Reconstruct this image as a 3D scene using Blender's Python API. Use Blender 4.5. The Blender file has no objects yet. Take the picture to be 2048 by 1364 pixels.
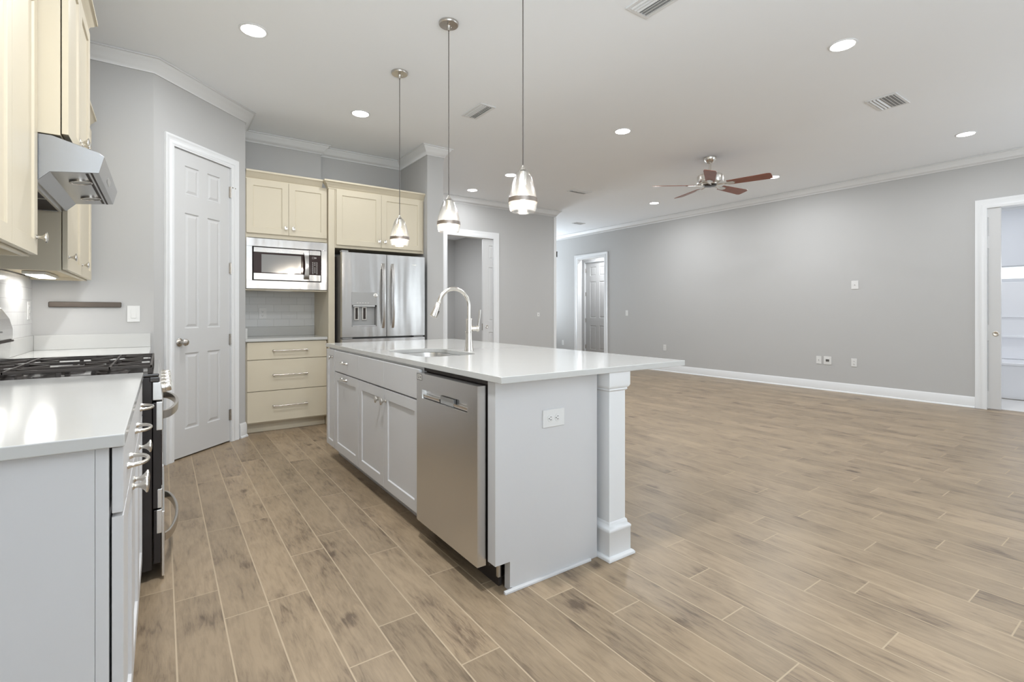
import bpy, bmesh, math, random
from mathutils import Vector, Matrix
random.seed(7)
S = bpy.context.scene
COL = S.collection

# ------------------------------------------------------------------ camera, world, large lights, exposure
F_PX, HORIZON, CAM_Z = 990.0, 623.0, 1.175
YAW = math.atan2(700.0, 990.0)
cam_d = bpy.data.cameras.new('camera')
cam_d.sensor_width = 36.0
cam_d.lens = F_PX / 2048.0 * 36.0
cam_d.shift_y = -(682.0 - HORIZON) / 2048.0
cam_d.clip_start = 0.05
cam = bpy.data.objects.new('camera', cam_d)
COL.objects.link(cam)
cam.location = (0, 0, CAM_Z)
cam.rotation_euler = (math.pi / 2, 0, -YAW)
S.camera = cam

world = bpy.data.worlds.new('sky')
S.world = world
world.use_nodes = True
bg = world.node_tree.nodes['Background']
bg.inputs[0].default_value = (0.82, 0.91, 1.0, 1)
bg.inputs[1].default_value = 1.0

S.view_settings.view_transform = 'Standard'
S.view_settings.look = 'None'
S.view_settings.gamma = 1.0
S.view_settings.exposure = 0.74
S.view_settings.use_curve_mapping = False
S.cycles.use_denoising = True
S.cycles.max_bounces = 12
S.cycles.diffuse_bounces = 8
S.cycles.glossy_bounces = 5
S.cycles.transparent_max_bounces = 16
S.cycles.sample_clamp_indirect = 6.0
S.cycles.caustics_reflective = False
S.cycles.caustics_refractive = False


def area_light(name, loc, rot, sx, sy, power, color=(1, 1, 1), shape='RECTANGLE', parent=None, spread=None):
    d = bpy.data.lights.new(name, 'AREA')
    d.shape = shape
    d.size = sx
    if shape in ('RECTANGLE', 'ELLIPSE'):
        d.size_y = sy
    d.energy = power
    d.color = color
    if spread:
        d.spread = spread
    o = bpy.data.objects.new(name, d)
    COL.objects.link(o)
    o.location = loc
    o.rotation_euler = rot
    if parent:
        o.parent = parent
    return o


R90 = math.pi / 2
DAY = (0.86, 0.93, 1.0)
# entry and bathroom daylight; near, left and right lamps are added as upward fill
UP = math.radians(55)
area_light('fill_light_near', (.6, -3.40, 1.45), (R90 + UP, 0, 0), 1.8, 2.1, 31, DAY)
area_light('fill_light_near', (7.1, -3.40, 1.45), (R90 + UP, 0, 0), 1.8, 2.1, 31, DAY)
area_light('fill_light_left', (-.64, -1.6, 1.45), (R90 + UP, 0, -R90), 2.0, 2.1, 125, DAY)
area_light('fill_light_right', (8.0, -1.7, 1.45), (R90 + UP, 0, R90), 2.0, 2.1, 36, DAY)
area_light('daylight_entry_window', (7.05, 10.92, 1.5), (-R90 - .8, 0, 0), 1.3, 2.2, 58, DAY)
area_light('daylight_bathroom_window', (9.9, 0.6, 1.74), (0, R90, 0), 0.25, 1.9, 3.5, (1, 1, 1))
area_light('daylight_bathroom_side_window', (9.2, -1.42, 1.6), (R90, 0, 0), 1.2, 1.2, 5, (1, 1, 1))

# ------------------------------------------------------------------ mesh helpers
V = Vector


class MB:
    def __init__(self):
        self.bm = bmesh.new()
        self.mi = 0

    def face(self, pts, smooth=False):
        vs = [self.bm.verts.new(p) for p in pts]
        f = self.bm.faces.new(vs)
        f.material_index = self.mi
        return f

    def box(self, x0, x1, y0, y1, z0, z1, T=None):
        if x0 > x1: x0, x1 = x1, x0
        if y0 > y1: y0, y1 = y1, y0
        if z0 > z1: z0, z1 = z1, z0
        c = [V((x, y, z)) for z in (z0, z1) for y in (y0, y1) for x in (x0, x1)]
        if T: c = [T(p) for p in c]
        v = [self.bm.verts.new(p) for p in c]
        for q in ((0, 2, 3, 1), (4, 5, 7, 6), (0, 1, 5, 4), (2, 6, 7, 3), (0, 4, 6, 2), (1, 3, 7, 5)):
            f = self.bm.faces.new([v[i] for i in q])
            f.material_index = self.mi
        return self

    def prism(self, poly, e1, e2, ax, o, length):
        """poly of (a,b) in plane e1,e2 at o, extruded along ax by length"""
        e1, e2, ax, o = V(e1), V(e2), V(ax), V(o)
        a = [self.bm.verts.new(o + e1 * p[0] + e2 * p[1]) for p in poly]
        b = [self.bm.verts.new(o + e1 * p[0] + e2 * p[1] + ax * length) for p in poly]
        n = len(poly)
        fs = [self.bm.faces.new(a), self.bm.faces.new(b[::-1])]
        for i in range(n):
            j = (i + 1) % n
            fs.append(self.bm.faces.new([a[i], b[i], b[j], a[j]]))
        for f in fs: f.material_index = self.mi
        return self

    def lathe(self, o, ax, prof, seg=32, capa=True, capb=True, squash=None):
        """prof: (radius, height along ax)"""
        o, ax = V(o), V(ax).normalized()
        t = V((0, 0, 1)) if abs(ax.z) < 0.9 else V((1, 0, 0))
        u = ax.cross(t).normalized(); w = ax.cross(u).normalized()
        su, sw = squash or (1, 1)
        rings = []
        for r, h in prof:
            rings.append([self.bm.verts.new(o + ax * h + u * (r * su * math.cos(2 * math.pi * k / seg)) + w * (r * sw * math.sin(2 * math.pi * k / seg))) for k in range(seg)])
        for a, b in zip(rings, rings[1:]):
            for k in range(seg):
                j = (k + 1) % seg
                f = self.bm.faces.new([a[k], b[k], b[j], a[j]])
                f.material_index = self.mi
        if capa and prof[0][0] > 1e-5:
            self.bm.faces.new(rings[0]).material_index = self.mi
        if capb and prof[-1][0] > 1e-5:
            self.bm.faces.new(rings[-1][::-1]).material_index = self.mi
        return self

    def tube(self, pts, rad, seg=12, flat=None, caps=True):
        """sweep; rad scalar or list; flat=(ra, rb, up) elliptical/rect"""
        pts = [V(p) for p in pts]
        n = len(pts)
        rs = rad if isinstance(rad, (list, tuple)) else [rad] * n
        rings = []
        prev = None
        for i, p in enumerate(pts):
            d = (pts[min(i + 1, n - 1)] - pts[max(i - 1, 0)]).normalized()
            if prev is None:
                t = V((0, 0, 1)) if abs(d.z) < 0.9 else V((0, 1, 0))
                if flat: t = V(flat[2])
                u = d.cross(t).normalized()
            else:
                u = (prev - d * prev.dot(d)).normalized()
            prev = u
            w = d.cross(u).normalized()
            ra = rb = rs[i]
            if flat: ra, rb = flat[0] * rs[i], flat[1] * rs[i]
            ring = []
            for k in range(seg):
                a = 2 * math.pi * k / seg + (math.pi / seg if flat else 0)
                ca, sa = math.cos(a), math.sin(a)
                if flat:
                    m = max(abs(ca), abs(sa)) ** 0.7
                    ca, sa = ca / m, sa / m
                ring.append(self.bm.verts.new(p + u * (ra * ca) + w * (rb * sa)))
            rings.append(ring)
        for a, b in zip(rings, rings[1:]):
            for k in range(seg):
                j = (k + 1) % seg
                self.bm.faces.new([a[k], b[k], b[j], a[j]]).material_index = self.mi
        if caps:
            self.bm.faces.new(rings[0]).material_index = self.mi
            self.bm.faces.new(rings[-1][::-1]).material_index = self.mi
        return self

    def panels(self, T, w, h, t, rects, prof):
        """slab with front at depth t (T(a,b,d)->world), sunk/raised rect panels"""
        A = sorted({0, w} | {r[0] for r in rects} | {r[1] for r in rects})
        B = sorted({0, h} | {r[2] for r in rects} | {r[3] for r in rects})
        for a0, a1 in zip(A, A[1:]):
            for b0, b1 in zip(B, B[1:]):
                ca, cb = (a0 + a1) / 2, (b0 + b1) / 2
                if any(r[0] < ca < r[1] and r[2] < cb < r[3] for r in rects): continue
                self.face([T(a0, b0, t), T(a1, b0, t), T(a1, b1, t), T(a0, b1, t)])
        for r in rects:
            ring = None
            for ins, dep in [(0, t)] + prof:
                q = [(r[0] + ins, r[2] + ins), (r[1] - ins, r[2] + ins), (r[1] - ins, r[3] - ins), (r[0] + ins, r[3] - ins)]
                cur = [T(a, b, dep) for a, b in q]
                if ring:
                    for i in range(4):
                        j = (i + 1) % 4
                        self.face([ring[i], ring[j], cur[j], cur[i]])
                ring = cur
            self.face(ring)
        c = [(0, 0), (w, 0), (w, h), (0, h)]
        for i in range(4):
            j = (i + 1) % 4
            self.face([T(*c[i], 0), T(*c[j], 0), T(*c[j], t), T(*c[i], t)])
        self.face([T(*c[3], 0), T(*c[2], 0), T(*c[1], 0), T(*c[0], 0)])
        return self

    def sweep(self, path, prof, closed=False, P=None):
        """path 2D points; prof (d,h): d to the RIGHT of travel, h out of plane. P maps (x,y,h)->world"""
        P = P or (lambda x, y, h: V((x, y, h)))
        n = len(path)
        pts = [V((p[0], p[1])) for p in path]
        rings = []
        for i, p in enumerate(pts):
            if closed:
                d0 = (p - pts[i - 1]).normalized(); d1 = (pts[(i + 1) % n] - p).normalized()
            else:
                d0 = (p - pts[i - 1]).normalized() if i else (pts[1] - p).normalized()
                d1 = (pts[i + 1] - p).normalized() if i < n - 1 else d0
            n0 = V((d0.y, -d0.x)); n1 = V((d1.y, -d1.x))
            m = (n0 + n1).normalized()
            m = m / max(0.2, m.dot(n0))
            rings.append([self.bm.verts.new(P(p.x + m.x * d, p.y + m.y * d, h)) for d, h in prof])
        k = len(prof)
        for i in range(n if closed else n - 1):
            a, b = rings[i], rings[(i + 1) % n]
            for j in range(k):
                jj = (j + 1) % k
                self.bm.faces.new([a[j], a[jj], b[jj], b[j]]).material_index = self.mi
        if not closed:
            self.bm.faces.new(rings[0][::-1]).material_index = self.mi
            self.bm.faces.new(rings[-1]).material_index = self.mi
        return self

    def build(self, name, mats, parent=None, bevel=0, smooth=True, recalc=True, angle=35, **props):
        if recalc:
            bmesh.ops.recalc_face_normals(self.bm, faces=self.bm.faces[:])
        if parent is None:
            lo = V([min(v.co[i] for v in self.bm.verts) for i in range(3)])
            hi = V([max(v.co[i] for v in self.bm.verts) for i in range(3)])
            off = V(((lo.x + hi.x) / 2, (lo.y + hi.y) / 2, lo.z))
        else:
            off = V((0, 0, 0)); q = parent
            while q:
                off += q.location; q = q.parent
        for v in self.bm.verts: v.co -= off
        me = bpy.data.meshes.new(name)
        self.bm.to_mesh(me); self.bm.free()
        for m in (mats if isinstance(mats, (list, tuple)) else [mats]): me.materials.append(m)
        if smooth:
            me.shade_smooth()
            me.set_sharp_from_angle(angle=math.radians(angle))
        o = bpy.data.objects.new(name, me)
        COL.objects.link(o)
        if parent is None: o.location = off
        else: o.parent = parent
        if bevel:
            b = o.modifiers.new('bevel', 'BEVEL'); b.width = bevel; b.segments = 2
            b.limit_method = 'ANGLE'; b.angle_limit = math.radians(50); b.harden_normals = True
        for k, v in props.items(): o[k] = v
        return o


def thing(name, label, cat, loc, group=None):
    o = bpy.data.objects.new(name, None)
    COL.objects.link(o)
    o.location = loc; o.empty_display_size = 0.1
    o['label'] = label; o['category'] = cat
    if group: o['group'] = group
    return o


def copy_thing(o, loc, label):
    def rec(s, par):
        c = s.copy(); COL.objects.link(c)
        if par: c.parent = par
        for k in s.children: rec(k, c)
        return c
    r = rec(o, None)
    r.location = loc; r['label'] = label
    return r


# ------------------------------------------------------------------ materials
def mat(name, col, rough=0.5, metal=0.0, spec=0.5, coat=0.0, emit=None, estr=0.0, bump=None, var=0.0, vscale=3.0):
    m = bpy.data.materials.new(name); m.use_nodes = True
    nt = m.node_tree; b = nt.nodes['Principled BSDF']
    b.inputs['Base Color'].default_value = (*col, 1)
    b.inputs['Roughness'].default_value = rough
    b.inputs['Metallic'].default_value = metal
    b.inputs['Specular IOR Level'].default_value = spec
    b.inputs['Coat Weight'].default_value = coat
    b.inputs['Coat Roughness'].default_value = 0.1
    if emit:
        b.inputs['Emission Color'].default_value = (*emit, 1)
        b.inputs['Emission Strength'].default_value = estr
    tc = nt.nodes.new('ShaderNodeTexCoord')
    if var:
        nz = nt.nodes.new('ShaderNodeTexNoise'); nz.inputs['Scale'].default_value = vscale
        nz.inputs['Detail'].default_value = 4
        nt.links.new(tc.outputs['Object'], nz.inputs['Vector'])
        mx = nt.nodes.new('ShaderNodeMix'); mx.data_type = 'RGBA'
        mx.inputs[6].default_value = (*[c * (1 - var) for c in col], 1)
        mx.inputs[7].default_value = (*[min(1, c * (1 + var)) for c in col], 1)
        nt.links.new(nz.outputs['Fac'], mx.inputs[0])
        nt.links.new(mx.outputs[2], b.inputs['Base Color'])
    if bump:
        sc, st, stretch = bump
        mp = nt.nodes.new('ShaderNodeMapping'); mp.inputs['Scale'].default_value = stretch
        nz = nt.nodes.new('ShaderNodeTexNoise'); nz.inputs['Scale'].default_value = sc
        nz.inputs['Detail'].default_value = 3
        bp = nt.nodes.new('ShaderNodeBump'); bp.inputs['Strength'].default_value = st
        bp.inputs['Distance'].default_value = 0.002
        nt.links.new(tc.outputs['Object'], mp.inputs['Vector'])
        nt.links.new(mp.outputs[0], nz.inputs['Vector'])
        nt.links.new(nz.outputs['Fac'], bp.inputs['Height'])
        nt.links.new(bp.outputs[0], b.inputs['Normal'])
    return m


M = {}
M['wall'] = mat('wall_paint_grey', (0.465, 0.463, 0.458), 0.85, spec=0.2, bump=(60, 0.05, (1, 1, 1)), var=0.01)
M['ceil'] = mat('ceiling_paint', (0.855, 0.88, 0.91), 0.9, spec=0.15, bump=(50, 0.04, (1, 1, 1)), var=0.008)
M['trim'] = mat('white_trim_paint', (0.72, 0.73, 0.738), 0.4, spec=0.4, var=0.006)
M['door'] = mat('white_door_paint', (0.57, 0.572, 0.572), 0.42, spec=0.4, bump=(30, 0.05, (8, 8, 0.6)), var=0.006)
M['cream'] = mat('cream_cabinet_paint', (0.60, 0.54, 0.42), 0.42, spec=0.4, var=0.012)
M['grey'] = mat('pale_grey_cabinet_paint', (0.585, 0.585, 0.59), 0.42, spec=0.4, var=0.01)
M['quartz'] = mat('white_quartz', (0.53, 0.53, 0.515), 0.12, spec=0.5, var=0.012, vscale=9)
M['steel'] = mat('brushed_steel', (0.70, 0.69, 0.675), 0.27, metal=1, bump=(40, 0.12, (1, 1, 30)), var=0.03, vscale=2)
M['steel_v'] = mat('brushed_steel_vertical', (0.55, 0.535, 0.52), 0.25, metal=1, bump=(40, 0.10, (30, 30, 0.6)), var=0.03, vscale=2)
_nt = M['steel_v'].node_tree
_bp = [n for n in _nt.nodes if n.type == 'BUMP'][0]
_mp = _nt.nodes.new('ShaderNodeMapping'); _mp.inputs['Scale'].default_value = (5.0, 5.0, 0.5)
_nz = _nt.nodes.new('ShaderNodeTexNoise'); _nz.inputs['Scale'].default_value = 1.6; _nz.inputs['Detail'].default_value = 1
_b2 = _nt.nodes.new('ShaderNodeBump'); _b2.inputs['Strength'].default_value = 0.5; _b2.inputs['Distance'].default_value = 0.02
_tc = [n for n in _nt.nodes if n.type == 'TEX_COORD'][0]
_nt.links.new(_tc.outputs['Object'], _mp.inputs[0]); _nt.links.new(_mp.outputs[0], _nz.inputs['Vector'])
_nt.links.new(_nz.outputs['Fac'], _b2.inputs['Height']); _nt.links.new(_b2.outputs[0], _bp.inputs['Normal'])
M['nickel'] = mat('satin_nickel', (0.56, 0.53, 0.49), 0.27, metal=1, var=0.02)
M['nickel_l'] = mat('brushed_nickel_light', (0.70, 0.67, 0.62), 0.25, metal=1, var=0.02)
M['black'] = mat('black_enamel', (0.018, 0.015, 0.015), 0.22, spec=0.5, var=0.1)
M['cooktop'] = mat('glossy_black_cooktop', (0.02, 0.018, 0.018), 0.07, spec=0.9, coat=1.0, var=0.1)
M['hood'] = mat('hood_steel', (0.36, 0.36, 0.365), 0.27, metal=1, bump=(40, 0.1, (30, 1, 30)), var=0.03, vscale=2)
M['band'] = mat('brushed_band', (0.30, 0.26, 0.23), 0.35, metal=1, var=0.03)
M['iron'] = mat('cast_iron', (0.045, 0.038, 0.034), 0.5, spec=0.4, var=0.15, vscale=40)
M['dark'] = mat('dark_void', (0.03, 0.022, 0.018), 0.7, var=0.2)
M['glassblk'] = mat('dark_glass', (0.035, 0.02, 0.018), 0.06, spec=0.6, var=0.05)
M['window'] = mat('microwave_window', (0.30, 0.29, 0.28), 0.12, metal=0.5, var=0.06)
M['plastic'] = mat('white_plastic', (0.68, 0.68, 0.67), 0.35, var=0.005)
M['slot'] = mat('slot_dark', (0.10, 0.095, 0.09), 0.6, var=0.05)
M['mark'] = mat('pale_marking', (0.62, 0.60, 0.57), 0.5, var=0.02)
M['greyplastic'] = mat('grey_plastic', (0.33, 0.33, 0.325), 0.35, var=0.03)
M['cord'] = mat('dark_cord', (0.055, 0.045, 0.04), 0.5, var=0.05)
M['cherry'] = mat('cherry_blade_wood', (0.235, 0.075, 0.04), 0.35, var=0.25, vscale=14, bump=(20, 0.1, (1, 6, 1)))
M['magnet'] = mat('brushed_bronze_bar', (0.11, 0.09, 0.075), 0.4, metal=0.6, bump=(60, 0.1, (0.5, 20, 20)), var=0.05)
M['lamp'] = mat('lamp_diffuser', (1, 1, 1), 0.5, emit=(1.0, 0.985, 0.96), estr=9, var=0.001)
M['bulb'] = mat('warm_bulb', (1, 1, 1), 0.4, emit=(1.0, 0.90, 0.74), estr=12, var=0.001)
M['tub'] = mat('white_acrylic', (0.86, 0.86, 0.88), 0.2, var=0.005)
M['woodunder'] = mat('unpainted_birch', (0.50, 0.42, 0.28), 0.6, var=0.06, vscale=8)
M['bathwall'] = mat('bathroom_paint', (0.72, 0.73, 0.76), 0.8, spec=0.2, var=0.01)


def glass_mat(name, tint, gloss=0.5, haze=0.0):
    m = bpy.data.materials.new(name); m.use_nodes = True
    nt = m.node_tree; nt.nodes.clear()
    out = nt.nodes.new('ShaderNodeOutputMaterial'); mix = nt.nodes.new('ShaderNodeMixShader')
    tr = nt.nodes.new('ShaderNodeBsdfTransparent'); gl = nt.nodes.new('ShaderNodeBsdfGlossy')
    lw = nt.nodes.new('ShaderNodeLayerWeight'); lw.inputs['Blend'].default_value = gloss
    nz = nt.nodes.new('ShaderNodeTexNoise'); nz.inputs['Scale'].default_value = 70
    bp = nt.nodes.new('ShaderNodeBump'); bp.inputs['Strength'].default_value = 0.25; bp.inputs['Distance'].default_value = 0.002
    nt.links.new(nz.outputs['Fac'], bp.inputs['Height']); nt.links.new(bp.outputs[0], gl.inputs['Normal'])
    tr.inputs[0].default_value = (*tint, 1); gl.inputs['Roughness'].default_value = 0.03
    base = tr
    if haze:
        tl = nt.nodes.new('ShaderNodeBsdfTranslucent'); tl.inputs[0].default_value = (.95, .95, .94, 1)
        m2 = nt.nodes.new('ShaderNodeMixShader'); m2.inputs[0].default_value = haze
        nt.links.new(tr.outputs[0], m2.inputs[1]); nt.links.new(tl.outputs[0], m2.inputs[2]); base = m2
    nt.links.new(lw.outputs['Facing'], mix.inputs[0]); nt.links.new(base.outputs[0], mix.inputs[1])
    nt.links.new(gl.outputs[0], mix.inputs[2]); nt.links.new(mix.outputs[0], out.inputs[0])
    return m


M['glass'] = glass_mat('clear_shade_glass', (0.985, 0.985, 0.98), 0.20, 0.02)
M['pane'] = glass_mat('window_glass', (0.97, 0.985, 0.98), 0.12)


def tile_mat(name, swap):
    m = mat(name, (0.74, 0.745, 0.74), 0.12, spec=0.5)
    nt = m.node_tree; b = nt.nodes['Principled BSDF']
    tc = nt.nodes['Texture Coordinate'] if 'Texture Coordinate' in nt.nodes else nt.nodes.new('ShaderNodeTexCoord')
    geo = nt.nodes.new('ShaderNodeNewGeometry')
    sp = nt.nodes.new('ShaderNodeSeparateXYZ'); cb = nt.nodes.new('ShaderNodeCombineXYZ')
    nt.links.new(geo.outputs['Position'], sp.inputs[0])
    nt.links.new(sp.outputs['Y' if swap else 'X'], cb.inputs[0]); nt.links.new(sp.outputs['Z'], cb.inputs[1])
    mp = nt.nodes.new('ShaderNodeMapping'); mp.inputs['Location'].default_value = (0.03, -1.0145, 0)
    br = nt.nodes.new('ShaderNodeTexBrick')
    br.inputs['Scale'].default_value = 1.0; br.inputs['Brick Width'].default_value = 0.155
    br.inputs['Row Height'].default_value = 0.0785; br.inputs['Mortar Size'].default_value = 0.0012
    br.inputs['Mortar Smooth'].default_value = 0.1
    br.inputs['Color1'].default_value = (0.66, 0.665, 0.66, 1); br.inputs['Color2'].default_value = (0.635, 0.64, 0.64, 1)
    br.inputs['Mortar'].default_value = (0.48, 0.48, 0.47, 1)
    nt.links.new(cb.outputs[0], mp.inputs[0]); nt.links.new(mp.outputs[0], br.inputs['Vector'])
    nt.links.new(br.outputs['Color'], b.inputs['Base Color'])
    bp = nt.nodes.new('ShaderNodeBump'); bp.invert = True; bp.inputs['Strength'].default_value = 0.6; bp.inputs['Distance'].default_value = 0.002
    nt.links.new(br.outputs['Fac'], bp.inputs['Height']); nt.links.new(bp.outputs[0], b.inputs['Normal'])
    return m


M['tile_x'] = tile_mat('subway_tile', False)
M['tile_y'] = tile_mat('subway_tile_left', True)


def plank_mat():
    m = bpy.data.materials.new('wood_look_plank_tile'); m.use_nodes = True
    nt = m.node_tree; N = nt.nodes; L = nt.links; b = N['Principled BSDF']
    b.inputs['Specular IOR Level'].default_value = 0.45
    at = N.new('ShaderNodeAttribute'); at.attribute_name = 'plank'
    geo = N.new('ShaderNodeNewGeometry')
    sc = N.new('ShaderNodeVectorMath'); sc.operation = 'SCALE'; sc.inputs['Scale'].default_value = 37.0
    L.new(at.outputs['Color'], sc.inputs[0])
    ad = N.new('ShaderNodeVectorMath'); ad.operation = 'ADD'
    L.new(geo.outputs['Position'], ad.inputs[0]); L.new(sc.outputs[0], ad.inputs[1])

    def noise(scale, stretch, detail=4, rough=0.55, dist=0.0):
        mp = N.new('ShaderNodeMapping'); mp.inputs['Scale'].default_value = stretch
        n = N.new('ShaderNodeTexNoise'); n.inputs['Scale'].default_value = scale
        n.inputs['Detail'].default_value = detail; n.inputs['Roughness'].default_value = rough
        n.inputs['Distortion'].default_value = dist
        L.new(ad.outputs[0], mp.inputs[0]); L.new(mp.outputs[0], n.inputs['Vector'])
        return n
    grain = noise(9, (6.0, 0.9, 1), 6, 0.6, 0.6)
    fine = noise(40, (7.0, 0.5, 1), 3, 0.6, 0.2)
    patch = noise(3.2, (1.6, 0.8, 1), 3, 0.5, 0.8)
    ramp = N.new('ShaderNodeValToRGB')
    e = ramp.color_ramp.elements
    e[0].position = 0.34; e[0].color = (0.128, 0.090, 0.060, 1)
    e[1].position = 0.58; e[1].color = (0.34, 0.256, 0.168, 1)
    x = e.new(0.46); x.color = (0.27, 0.202, 0.132, 1)
    mixf = N.new('ShaderNodeMath'); mixf.operation = 'MULTIPLY_ADD'; mixf.inputs[1].default_value = 0.45
    L.new(grain.outputs['Fac'], mixf.inputs[0])
    m2 = N.new('ShaderNodeMath'); m2.operation = 'MULTIPLY_ADD'; m2.inputs[1].default_value = 0.42
    L.new(patch.outputs['Fac'], m2.inputs[0])
    m3 = N.new('ShaderNodeMath'); m3.operation = 'MULTIPLY'; m3.inputs[1].default_value = 0.13
    L.new(fine.outputs['Fac'], m3.inputs[0])
    L.new(m3.outputs[0], m2.inputs[2]); L.new(m2.outputs[0], mixf.inputs[2])
    # knots
    vo = N.new('ShaderNodeTexVoronoi'); vo.inputs['Scale'].default_value = 2.3
    mpk = N.new('ShaderNodeMapping'); mpk.inputs['Scale'].default_value = (1.5, 0.9, 1)
    dn = N.new('ShaderNodeTexNoise'); dn.inputs['Scale'].default_value = 14; dn.inputs['Detail'].default_value = 2
    L.new(ad.outputs[0], mpk.inputs[0]); L.new(ad.outputs[0], dn.inputs['Vector'])
    dsc = N.new('ShaderNodeVectorMath'); dsc.operation = 'SCALE'; dsc.inputs['Scale'].default_value = 0.06
    L.new(dn.outputs['Color'], dsc.inputs[0])
    dad = N.new('ShaderNodeVectorMath'); dad.operation = 'ADD'
    L.new(mpk.outputs[0], dad.inputs[0]); L.new(dsc.outputs[0], dad.inputs[1]); L.new(dad.outputs[0], vo.inputs['Vector'])
    kr = N.new('ShaderNodeMapRange'); kr.inputs[1].default_value = 0.02; kr.inputs[2].default_value = 0.13
    kr.inputs[3].default_value = 0.20; kr.inputs[4].default_value = 0.0
    L.new(vo.outputs['Distance'], kr.inputs[0])
    sub = N.new('ShaderNodeMath'); sub.operation = 'SUBTRACT'
    L.new(mixf.outputs[0], sub.inputs[0]); L.new(kr.outputs[0], sub.inputs[1])
    L.new(sub.outputs[0], ramp.inputs[0])
    # per plank tone
    sep = N.new('ShaderNodeSeparateColor'); L.new(at.outputs['Color'], sep.inputs[0])
    tr = N.new('ShaderNodeMapRange'); tr.inputs[3].default_value = 0.90; tr.inputs[4].default_value = 1.10
    L.new(sep.outputs[0], tr.inputs[0])
    mul = N.new('ShaderNodeVectorMath'); mul.operation = 'SCALE'
    L.new(ramp.outputs['Color'], mul.inputs[0]); L.new(tr.outputs[0], mul.inputs['Scale'])
    L.new(mul.outputs[0], b.inputs['Base Color'])
    rr = N.new('ShaderNodeMapRange'); rr.inputs[3].default_value = 0.30; rr.inputs[4].default_value = 0.42
    L.new(grain.outputs['Fac'], rr.inputs[0]); L.new(rr.outputs[0], b.inputs['Roughness'])
    bp = N.new('ShaderNodeBump'); bp.inputs['Strength'].default_value = 0.12; bp.inputs['Distance'].default_value = 0.003
    L.new(fine.outputs['Fac'], bp.inputs['Height']); L.new(bp.outputs[0], b.inputs['Normal'])
    return m


M['plank'] = plank_mat()
M['grout'] = mat('pale_grout', (0.46, 0.365, 0.255), 0.75, var=0.04, vscale=20)

CEIL = 3.05
ST = {'kind': 'structure'}
X_L, X_R, Y_N, Y_F = -0.72, 8.083, -3.5, 11.0

# ------------------------------------------------------------------ floor: real planks with grout gaps
def make_floor():
    mb = MB()
    lay = mb.bm.loops.layers.color.new('plank')
    known = {0: 2.42, 2: 2.207, 3: 2.55, 4: 1.793, 5: 1.44, 6: 2.011, 7: 1.817, 8: 1.571, 9: 1.345, 10: .797, 11: 1.078,
             12: 1.328, 13: .663, 14: .99, 15: .861, 17: .569, 18: .989}
    PW, PL, G = 0.1545, 0.909, 0.0050
    k0, k1 = math.floor((X_L - .15) / PW), math.ceil((10.1 - .04) / PW)
    for k in range(k0, k1):
        x0 = .04 + k * PW + G / 2; x1 = x0 + PW - G
        ph = known.get(k, (k * 0.31 + random.random() * 0.25) % PL)
        n0 = math.floor((Y_N - ph) / PL) - 1
        for n in range(n0, n0 + 19):
            y0 = ph + n * PL + G / 2; y1 = y0 + PL - G
            y0 = max(y0, Y_N - .1); y1 = min(y1, Y_F + .1)
            if y1 <= y0: continue
            c = (random.random(), random.random(), random.random(), 1)
            f = mb.face([(x0, y0, 0), (x1, y0, 0), (x1, y1, 0), (x0, y1, 0)])
            for l in f.loops: l[lay] = c
    mb.mi = 1
    f = mb.face([(X_L - .15, Y_N - .1, -.0004), (10.1, Y_N - .1, -.0004), (10.1, Y_F + .1, -.0004), (X_L - .15, Y_F + .1, -.0004)])
    mb.box(X_L - .15, 10.1, Y_N - .1, Y_F + .1, -.12, -.01)
    return mb.build('floor', [M['plank'], M['grout']], smooth=False, recalc=False, **ST)


make_floor()

# ------------------------------------------------------------------ ceiling
MB().box(X_L - .12, X_R + .12, Y_N - .12, Y_F + .12, CEIL, CEIL + .12).build('ceiling', M['ceil'], smooth=False, **ST)


# ------------------------------------------------------------------ walls
def wall(name, p, q, openings=(), th=0.12, h=CEIL, m='wall', z0=0.0):
    """interior face runs p->q with the room on the right hand side; thickness grows to the left"""
    p, q = V((p[0], p[1], 0)), V((q[0], q[1], 0))
    d = (q - p).normalized(); L = (q - p).length; n = V((-d.y, d.x, 0))
    T = lambda c: p + d * c.x + n * c.y + V((0, 0, c.z))
    mb = MB(); s = 0.0
    for a, b, za, zb in sorted(openings):
        if a > s: mb.box(s, a, 0, th, z0, h, T)
        if za > z0: mb.box(a, b, 0, th, z0, za, T)
        if zb < h: mb.box(a, b, 0, th, zb, h, T)
        s = b
    if s < L: mb.box(s, L, 0, th, z0, h, T)
    return mb.build(name, M[m], smooth=False, **ST)


wall('wall_left', (X_L, Y_N), (X_L, 4.56), [(.9, 2.9, .35, 2.6)])
wall('wall_back_left', (X_L - .12, 4.56), (-.05, 4.56))
DG0, DG1 = (-.05, 4.56), (.64, 5.25)
wall('wall_diagonal', DG0, DG1, [(.158, .798, 0, 2.48)], th=.11)
wall('wall_alcove_left', (.64, 5.25), (.64, 5.95))
wall('wall_kitchen_back', (.52, 5.82), (1.47, 5.82), th=.2)
wall('wall_kitchen_recess', (1.47, 5.90), (2.50, 5.90))
MB().box(2.457, 2.66, 5.14, 7.24, 0, CEIL).build('wall_column', M['wall'], smooth=False, **ST)
HO = (3.74, 4.655)
wall('wall_hall', (2.66, 7.12), (6.03, 7.12), [(HO[0] - 2.66, HO[1] - 2.66, 0, 2.43)])
MB().box(5.91, 6.03, 7.24, 11.0, 0, CEIL).build('wall_hall_end', M['wall'], smooth=False, **ST)
wall('wall_far', (6.03, Y_F), (X_R, Y_F), [(.35, 1.7, .35, 2.6)])
DO = (7.84, 8.725)
PO = (0.62, 1.57)
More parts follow.
